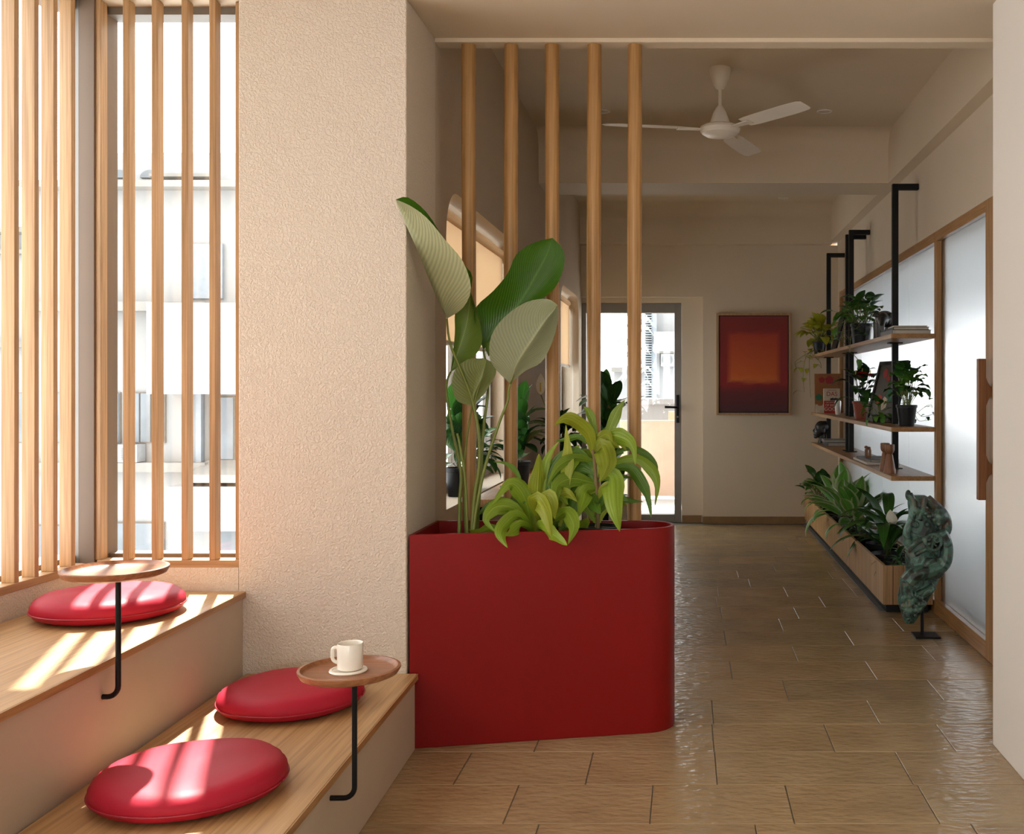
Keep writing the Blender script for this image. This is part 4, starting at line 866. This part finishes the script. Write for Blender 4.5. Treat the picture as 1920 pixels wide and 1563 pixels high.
# animal figurine
ef = MB(); ec = W(1660, 600, 6.55); ex, ey, ez = 1.255, 6.55, T
ef.ball((ex, ey, ez + .135), (.062, .085, .052)).ball((ex - .005, ey - .05, ez + .13), (.052, .055, .05)).ball((ex - .03, ey - .105, ez + .125), (.036, .04, .045))
for dx, dy in ((-.036, -.05), (.036, -.05), (-.038, .05), (.036, .05)): ef.tube([(ex + dx, ey + dy, ez + .12), (ex + dx * 1.05, ey + dy, ez + .05), (ex + dx * 1.05, ey + dy, ez + .001)], [.028, .022, .024], 10)
ef.tube([(ex - .035, ey - .13, ez + .13), (ex - .045, ey - .155, ez + .08), (ex - .04, ey - .16, ez + .03)], [.022, .015, .009], 8)
ef.tube([(ex - .05, ey - .09, ez + .15), (ex - .085, ey - .10, ez + .152), (ex - .098, ey - .105, ez + .145)], [.016, .012, .004], 8).ball((ex + .015, ey - .08, ez + .14), (.03, .012, .032))
ef.tube([(ex + .02, ey + .085, ez + .14), (ex + .025, ey + .1, ez + .09), (ex + .02, ey + .1, ez + .05)], [.006, .005, .007], 6)
tag(ef.build('animal_figurine', M['bronze_dark'], remesh=.005), 'dark carved four legged animal figurine beside the post on the top shelf', 'figurine')
# bust
bs = MB(); hx, hy, hz = 1.205, 9.22, S3
Rt = Matrix.Rotation(R(12), 4, 'Y')
bs.ball((hx, hy, hz + .128), (.060, .050, .072)).ball((hx + .03, hy, hz + .145), (.052, .048, .055)).ball((hx - .028, hy, hz + .10), (.036, .036, .05))
bs.tube([(hx + .008, hy, hz + .10), (hx + .012, hy, hz + .04), (hx + .01, hy, hz + .001)], [.034, .032, .042], 14)
bs.tube([(hx - .052, hy, hz + .135), (hx - .068, hy, hz + .108), (hx - .058, hy, hz + .10)], [.006, .011, .010], 8).ball((hx - .058, hy, hz + .084), (.012, .018, .006)).ball((hx - .057, hy, hz + .074), (.012, .016, .006)).ball((hx - .050, hy, hz + .056), (.017, .018, .014))
for s in (-1, 1): bs.ball((hx + .012, hy + s * .05, hz + .11), (.012, .006, .02)).ball((hx - .048, hy + s * .019, hz + .122), (.01, .011, .006)).ball((hx - .047, hy + s * .019, hz + .136), (.012, .014, .005))
tag(bs.build('head_bust', M['bronze_dark'], remesh=.0042), 'black carved head in profile at the far end of the lowest shelf', 'sculpture')
# little wooden figurine and candlesticks
wf = MB(); wx, wy, wz = 1.205, 6.86, S3 + .0275
wf.prism([(wx - .018, wy - .012), (wx + .018, wy - .012), (wx + .018, wy + .012), (wx - .018, wy + .012)], wz, wz + .012).tube([(wx - .01, wy, wz + .01), (wx - .012, wy, wz + .05), (wx - .004, wy, wz + .068), (wx + .008, wy, wz + .066), (wx + .013, wy, wz + .045), (wx + .012, wy, wz + .01)], [.011, .011, .011, .010, .009, .010], 10).ball((wx - .012, wy, wz + .07), (.013, .011, .01))
tag(wf.build('wooden_figurine', M['candle'], smooth=40), 'small arched wooden figurine standing on the thin books', 'figurine')
for x, y, lb in ((1.165, 5.93, 'front turned wooden candlestick on the lowest shelf'), (1.170, 6.09, 'rear turned wooden candlestick on the lowest shelf')):
    h = .165; cs = MB().lathe([(0, 0), (.036, 0), (.035, .01), (.018, .105), (.0155, .112), (.024, .122), (.0275, .135), (.0275, h - .004), (.026, h), (.019, h), (.017, h - .02), (0, h - .02)], (x, y, S3 + .0005), 28).build('candlestick', M['candle'], smooth=35)
    tag(cs, lb, 'candlestick', 'wooden candlesticks')

# ================================================================= BRONZE SCULPTURE
sc_ = thing('bronze_sculpture', 'green patinated bronze dragon sculpture on a slim black stand', 'sculpture', (1.213, 5.25, 0))
def SP(px, py, y=5.25): return W(px, py, y)
mb = MB(); YS = 5.25
prof = [(1168,1705,8,10),(1150,1708,18,16),(1125,1712,28,20),(1100,1720,33,24),(1070,1728,38,26),(1040,1730,40,27),(1010,1731,40,27),(985,1733,40,27),(960,1734,38,26),(940,1728,33,23),(928,1718,20,16)]
zs = crom([Vector((a, b, c)) for a, b, c, d in prof], 26); ds = crom([Vector((d, 0, 0)) for a, b, c, d in prof], 26)
vs = []; fs = []; sg_ = 20; k_ = YS / F
for i, q in enumerate(zs):
    for k in range(sg_):
        a = 2 * math.pi * k / sg_; c = SP(q.y, q.x); rr = 1 + .10 * noise.noise((math.cos(a) * 2, math.sin(a) * 2, q.x * .03))
        vs.append(c + Vector((math.cos(a) * q.z * (.80 if q.x < 1075 else 1.02) * k_ * rr, math.sin(a) * ds[i].x * .6 * k_ * rr, 0)))
for i in range(25):
    for k in range(sg_): fs.append((i*sg_+k, i*sg_+(k+1) % sg_, (i+1)*sg_+(k+1) % sg_, (i+1)*sg_+k))
fs += [tuple(range(sg_))[::-1], tuple(range(25*sg_, 26*sg_))]; mb._add(vs, fs)
def sctube(pts, r, dy=-.07, n=26):
    q = crom([SP(a, b, YS + (d[0] if d else dy)) for a, b, *d in pts], n); rs = [r[0] + (r[1] - r[0]) * i / (n - 1) for i in range(n)]; mb.tube(q, rs, 10)
sctube([(1763,995),(1772,1012),(1775,1035),(1768,1058),(1745,1070),(1718,1076),(1702,1092)], (.030, .040), -.055)          # serpent coil
sctube([(1702,1092),(1700,1110),(1712,1120),(1735,1110),(1752,1098)], (.034, .018), -.045)
spi = [(1752 + (20 - i * .8) * math.cos(i * .55 + 2.2), 1068 + (20 - i * .8) * math.sin(i * .55 + 2.2)) for i in range(24)]
sctube(spi, (.022, .008), -.055, 46)                                                                                     # curled tail
sctube([(1705,925),(1713,945),(1708,975),(1700,1000),(1705,1030)], (.016, .022), -.055); sctube([(1735,932),(1730,955),(1722,975)], (.016, .010), -.07)
sctube([(1738,935),(1758,952),(1773,968),(1777,990),(1768,1008)], (.026, .020), -.045)                                     # head and jaw
sctube([(1700,1032),(1720,1015),(1745,1008),(1760,1015)], (.018, .012), -.07); sctube([(1715,1040),(1738,1030),(1758,1038)], (.012, .010), -.075)
mb.ball(SP(1760, 968, YS - .05), (.045, .04, .045)).ball(SP(1775, 985, YS - .04), (.024, .025, .035)).ball(SP(1703, 928, YS - .03), (.016, .016, .028))
for px, py, r in ((1742,968,.014),(1752,974,.012),(1735,962,.011),(1760,982,.010)): mb.ball(SP(px, py, YS - .085), r, 8, 6)
mb.tube([SP(1750 + 15 * math.cos(a), 1016 + 15 * math.sin(a), YS - .085) for a in [6.2832 * k / 16 for k in range(17)]], .009, 8)
mb.ball(SP(1750, 1016, YS - .085), .014, 8, 6); rg = random.Random(5)
for k in range(7): a = 6.2832 * k / 7; mb.ball(SP(1750 + 8.5 * math.cos(a), 1016 + 8.5 * math.sin(a), YS - .092), .0075, 7, 5)
for k in range(40):
    t = rg.random(); py = rg.choice((rg.uniform(1100, 1162), rg.uniform(1100, 1162), rg.uniform(950, 985))); hw = 34 if py < 1110 else max(6, 34 - (py - 1110) * .5)
    cxp = 1728 if py < 1090 else 1728 - (py - 1090) * .3; px = cxp + rg.uniform(-1 if py > 1000 else -.5, .75) * hw
    mb.ball(SP(px, py, YS - .052 - .02 * (1 - abs(px - cxp) / 40)), rg.uniform(.009, .019), 7, 5)
for k in range(12):
    a = k * .5236; c = (rg.uniform(1698, 1722), rg.uniform(1095, 1155)); mb.tube([SP(c[0] + 6 * math.cos(b), c[1] + 6 * math.sin(b), YS - .068) for b in [6.2832 * j / 8 for j in range(9)]], .005, 6)
mb.build('dragon', M['patina'], sc_, remesh=.0032)
MB().tube([SP(1729, 1120, YS), (SP(1729, 1120, YS).x, YS, .006)], .0085, 10).build('rod', M['black'], sc_, smooth=40)
bx('base_plate', M['black'], (1.150, 1.275, 5.19, 5.31, .001, .009), sc_, .001)

# ================================================================= PAINTING
pt = thing('framed_painting', 'red and orange abstract painting in a thin pale wood frame on the end wall', 'painting', (.63, 9.59, 1.004))
PX0, PX1, PZ0, PZ1 = .286, .974, 1.004, 1.943; fw = .021; yb = 9.603
for d in ((PX0, PX1, PZ0, PZ0 + fw), (PX0, PX1, PZ1 - fw, PZ1), (PX0, PX0 + fw, PZ0 + fw, PZ1 - fw), (PX1 - fw, PX1, PZ0 + fw, PZ1 - fw)):
    bx('frame', M['oak_v'], (d[0], d[1], yb - .035, yb, d[2], d[3]), pt, .001)
def canvas_mat():
    t = NT('red_canvas'); tc = t.add('ShaderNodeTexCoord'); sep = t.add('ShaderNodeSeparateXYZ'); t.link(tc.outputs['Generated'], sep.inputs[0])
    def mth(op, *a):
        n = t.add('ShaderNodeMath', operation=op)
        for k, x in enumerate(a):
            if hasattr(x, 'is_linked'): t.link(x, n.inputs[k])
            else: n.inputs[k].default_value = x
        return n.outputs[0]
    nz = t.noise(t.coords(scale=(3, 3, 14)), 2, 5, .6); off = mth('MULTIPLY', mth('SUBTRACT', nz, .5), .10)
    vert = mth('ADD', sep.outputs[2], off)
    ground = t.ramp(vert, [(.02, lin('#44101a')), (.2, lin('#5c0d16')), (.3, lin('#8c0d14')), (.6, lin('#86100f')), (1, lin('#7c1410'))])
    glow = t.ramp(vert, [(.28, lin('#d0702a')), (.4, lin('#c85818')), (.85, lin('#a82c12'))])
    ax_ = mth('ABSOLUTE', mth('SUBTRACT', sep.outputs[0], .5)); az_ = mth('ABSOLUTE', mth('SUBTRACT', vert, .57))
    mx_ = mth('MAXIMUM', mth('DIVIDE', ax_, .40), mth('DIVIDE', az_, .28)); msk = t.ramp(mx_, [(.80, (1, 1, 1)), (1.12, (0, 0, 0))])
    t.col(t.mix(msk, ground, glow)); t.set(Roughness=.5); t.bump(t.noise(t.coords(scale=(120, 120, 120)), 1, 2), .1, .001); return t.m
bx('canvas', canvas_mat(), (PX0 + fw + .008, PX1 - fw - .008, yb - .022, yb - .002, PZ0 + fw + .008, PZ1 - fw - .008), pt)
bx('backing', M['cover_dark'], (PX0 + fw, PX1 - fw, yb - .002, yb, PZ0 + fw, PZ1 - fw), pt)

# ================================================================= FAN AND DOWNLIGHTS
fx, fy, fz = .183, 5.49, 2.94
fan = thing('ceiling_fan', 'white three blade ceiling fan hanging in the corridor', 'fan', (fx, fy, fz - .38))
MB().lathe([(0, 0), (.056, 0), (.058, -.012), (.050, -.05), (.034, -.088), (.022, -.108), (.014, -.112), (0, -.112)], (fx, fy, fz), 32).build('canopy', M['fanwhite'], fan, smooth=35)
MB().tube([(fx, fy, fz - .11), (fx, fy, fz - .205)], .0095, 12).build('downrod', M['fanwhite'], fan, smooth=40)
MB().lathe([(.012, -.198), (.018, -.205), (.036, -.235), (.048, -.27), (.055, -.295), (.056, -.302), (0, -.302)], (fx, fy, fz), 32).build('motor_bell', M['fanwhite'], fan, smooth=35)
MB().lathe([(0, -.300), (.085, -.302), (.104, -.312), (.108, -.324), (.104, -.336), (.097, -.342), (.095, -.346), (.075, -.358), (.04, -.366), (0, -.368)], (fx, fy, fz), 40).build('motor_housing', M['fanwhite'], fan, smooth=30)
for k in range(3):
    a = R(190 + 120 * k); rot = Matrix.Rotation(a, 3, 'Z'); mb = MB()
    prf = [(.19, -.045, .045), (.24, -.055, .055), (.38, -.060, .058), (.52, -.062, .056), (.60, -.058, .048), (.622, -.04, .03)]; vs = []
    for x, y0, y1 in prf:
        for y, sgn in ((y0, 1), (y1, -1)):
            for th in (0, -.0018): vs.append(rot @ Vector((x, y, sgn * .008)) + Vector((fx, fy, fz - .322 + th)))
    fs = []
    for i in range(len(prf) - 1):
        b = i * 4; c = b + 4; fs += [(b, b+2, c+2, c), (b+1, c+1, c+3, b+3), (b, c, c+1, b+1), (b+2, b+3, c+3, c+2)]
    fs += [(0, 1, 3, 2), (len(vs)-4, len(vs)-2, len(vs)-1, len(vs)-3)]; mb._add(vs, fs); bl = mb.build('blade', M['fanwhite'], fan)
    MB().hexa([rot @ Vector(p) + Vector((fx, fy, fz - .330)) for p in ((.09, -.016, 0), (.23, -.026, 0), (.23, .026, 0), (.09, .016, 0))], [rot @ Vector(p) + Vector((fx, fy, fz - .3245)) for p in ((.09, -.016, 0), (.23, -.026, 0), (.23, .026, 0), (.09, .016, 0))]).build('bracket', M['fanwhite'], bl)
for x, y, lb in ((.848, 6.34, 'small round recessed downlight to the right of the fan'), (-.504, 6.34, 'small round recessed downlight left of the fan behind the poles'), (.87, 9.22, 'small round recessed downlight in the far ceiling bay')):
    dl = thing('downlight', lb, 'downlight', (x, y, 2.93), 'recessed downlights')
    MB().lathe([(.047, 0), (.047, -.004), (.040, -.006), (.034, -.002), (.034, 0)], (x, y, 2.9395), 28).build('trim_ring', M['fanwhite'], dl, smooth=30)
    MB().lathe([(.034, -.0015), (0, -.0025)], (x, y, 2.9395), 24).build('diffuser', M['cover_white'], dl)

# ================================================================= OUTSIDE
def E(px, py, Y): return W(px, py, Y)
YB_ = 25.0
fc = thing('apartment_building', 'pale apartment building seen through the corner window slats', 'building', (-13, YB_, -6))
def fbox(name, mat, px0, px1, py0, py1, d0=0, d1=.3, Y=YB_, par=None):
    a, b = E(px0, py1, Y), E(px1, py0, Y); return bx(name, mat, (a.x, b.x, Y - d0, Y + d1, a.z, b.z), par or fc)
fbox('wall', M['facade'], 60, 620, 345, 1500, 0, 4)
fbox('roof_block', M['facade_b'], 150, 400, 265, 345, -1.2, 3); fbox('roof_ledge', M['ledge'], 60, 620, 345, 357, .5, 0)
fbox('roof_slab', M['ledge'], 255, 370, 315, 321, -.6, 1.2)
for px in (222, 282):
    fbox('arch_window', M['extglass'], px - 21, px + 21, 333, 345, -1.1, 1.3)
    c = E(px, 333, YB_ + 1.1); n_ = 12; rr = 21 / F * YB_
    MB()._add([(c.x + rr * math.cos(math.pi * k / n_), c.y, c.z + rr * .75 * math.sin(math.pi * k / n_)) for k in range(n_ + 1)] + [(c.x + rr * math.cos(math.pi * k / n_), c.y + .1, c.z + rr * .75 * math.sin(math.pi * k / n_)) for k in range(n_ + 1)],
              [tuple(range(n_ + 1)), tuple(range(n_ + 1, 2*n_ + 2))[::-1]] + [(k, k+1, n_+2+k, n_+1+k) for k in range(n_)]).build('arch_window', M['extglass'], fc)
for py in (568, 865): fbox('floor_ledge', M['ledge'], 60, 400, py, py + 17, .45, 0)
fbox('balcony_block', M['facade_b'], 323, 620, 575, 738, 1.2, 0); fbox('balcony_block', M['facade_b'], 352, 620, 905, 985, 1.0, 0)
fbox('blue_screen', M['louver'], 358, 420, 458, 560, .1, 0); fbox('blue_screen', M['louver'], 374, 384, 738, 872, .2, 0)
MB().hexa([E(352, 905, YB_ - 1.0), E(620, 905, YB_ - 1.0), E(620, 905, YB_ - .1), E(352, 905, YB_ - .1)], [E(352, 890, YB_ - 1.0), E(620, 890, YB_ - 1.0), E(620, 862, YB_ - .1), E(390, 862, YB_ - .1)]).build('sloped_canopy', M['ledge'], fc)
for x0, x1, y0, y1 in ((198, 226, 737, 828), (250, 264, 737, 828), (267, 285, 737, 828), (288, 310, 737, 828), (20, 58, 737, 828), (95, 140, 737, 828), (395, 440, 745, 860), (193, 308, 980, 1042), (400, 445, 985, 1050), (60, 130, 985, 1045)):
    wn = fbox('window', M['extframe'], x0 - 2, x1 + 2, y0 - 2, y1 + 2, .06, 0); a, b = E(x0, y1, YB_), E(x1, y0, YB_); bx('pane', M['extglass'], (a.x, b.x, YB_ - .09, YB_ - .06, a.z, b.z), wn)
ac = thing('air_conditioner', 'white air conditioner box on the ledge of the opposite building', 'air conditioner', E(242, 865, YB_ - .5))
fbox('casing', M['acwhite'], 207, 275, 832, 864, .45, -.05, YB_, ac)
for k in range(6): fbox('grille_slat', M['acdark'], 246, 260, 838 + k * 4, 840 + k * 4, .47, -.449, YB_, ac)
fbox('grille', M['acdark'], 212, 228, 838, 860, .46, -.449, YB_, ac)
lb2 = thing('low_building', 'low pale building seen through the left window slats', 'building', (-22, 30, -6))
fbox('wall', M['facade_b'], -400, 78, 440, 1500, 0, 4, 27, lb2); fbox('roof_ledge', M['ledge'], -400, 82, 430, 440, .5, 4, 27, lb2); fbox('floor_ledge', M['ledge'], -400, 78, 470, 478, .3, 0, 27, lb2); fbox('floor_ledge', M['ledge'], -400, 78, 640, 652, .3, 0, 27, lb2)
for x0 in (-60, 10, 40): wn = fbox('window', M['extframe'], x0, x0 + 22, 735, 830, .06, 0, 27, lb2)
# terrace behind the door
struct(MB().box(-1.9, 1.2, 9.95, 13.2, -.14, -.02).build('terrace_floor', M['terrace']), 'pale terrace floor outside the glazed door', 'floor')
pw = MB().box(-1.9, 1.2, 13.2, 13.4, -.1, 1.05).box(-1.9, 1.2, 13.1, 13.5, 1.05, 1.12); struct(pw.build('wall_terrace', M['facade_b']), 'white terrace parapet outside the glazed door', 'wall')
struct(MB().box(-1.9, 1.2, 9.95, 12.6, 2.62, 2.75).build('sun_block_terrace', M['facade_b']), 'added unseen slab keeping sun out of the terrace door', 'canopy')  # added overhead, out of view, to stop a sun patch inside the door
tag(MB().box(-.75, .4, 11.9, 11.96, .02, .885).build('peach_board', M['peach'], bevel=.004), 'tall peach coloured board standing on the terrace', 'board')
tag(MB().box(-.2, .4, 12.3, 12.36, -.02, .98).build('peach_board', M['peach'], bevel=.004), 'second peach coloured board behind the first on the terrace', 'board')
tb2 = thing('white_building', 'white building with louvred shaft beyond the terrace', 'building', (2, 26, -6)); YT = 26
fbox('wall', M['facade_b'], 1232, 1420, 300, 1100, 0, 3, YT, tb2); fbox('balcony', M['facade_b'], 1228, 1420, 625, 660, .8, 0, YT, tb2); fbox('floor_ledge', M['ledge'], 1228, 1420, 660, 663, .6, 0, YT, tb2)
fbox('louver_shaft', M['louver'], 1222, 1232, 300, 1100, .3, 2, YT, tb2); fbox('louver_core', M['facade_b'], 1210, 1222, 300, 1100, .05, 2, YT, tb2)
for k in range(48): fbox('louver_slat', M['louver'], 1209, 1223, 560 + k * 4.5, 562 + k * 4.5, .35, -.05, YT, tb2)
fbox('wall', M['facade_b'], 1120, 1200, 690, 1100, -6, 8, YT, tb2); fbox('roof_ledge', M['ledge'], 1116, 1204, 680, 690, -5.6, 8, YT, tb2)
ac2 = thing('air_conditioner', 'white air conditioner with round fan on the building beyond the door', 'air conditioner', E(1251, 690, YT - .5))
fbox('casing', M['acwhite'], 1240, 1264, 664, 687, .4, -.05, YT, ac2); c = E(1251, 675, YT - .41); MB().lathe([(.12, 0), (.13, .012), (.10, .012), (.0, .005)], c, 20, Matrix.Rotation(R(90), 4, 'X')).build('fan_grille', M['acdark'], ac2)
fbox('bracket', M['acdark'], 1242, 1262, 687, 690, .3, -.05, YT, ac2)
tr = thing('palm_tree', 'faint palm seen through the glazed door', 'tree', E(1195, 900, 20))
MB().tube([E(1195, 1000, 20), E(1196, 800, 20), E(1194, 620, 20)], .06, 8).build('trunk', M['exttree'], tr, smooth=0); rg = random.Random(9)
for k in range(26):
    c = E(1194, 600 + k * 5, 20); a = rg.uniform(0, 6.28); l = rg.uniform(.25, .5); d = Vector((math.cos(a), math.sin(a), 0))
    MB().tube([c, c + d * l * .6 + Vector((0, 0, .12)), c + d * l + Vector((0, 0, -.05))], [.02, .03, .004], 4).build('frond', M['exttree'], tr)

for o in list(bpy.data.objects):
    if '_o' in o: del o['_o']
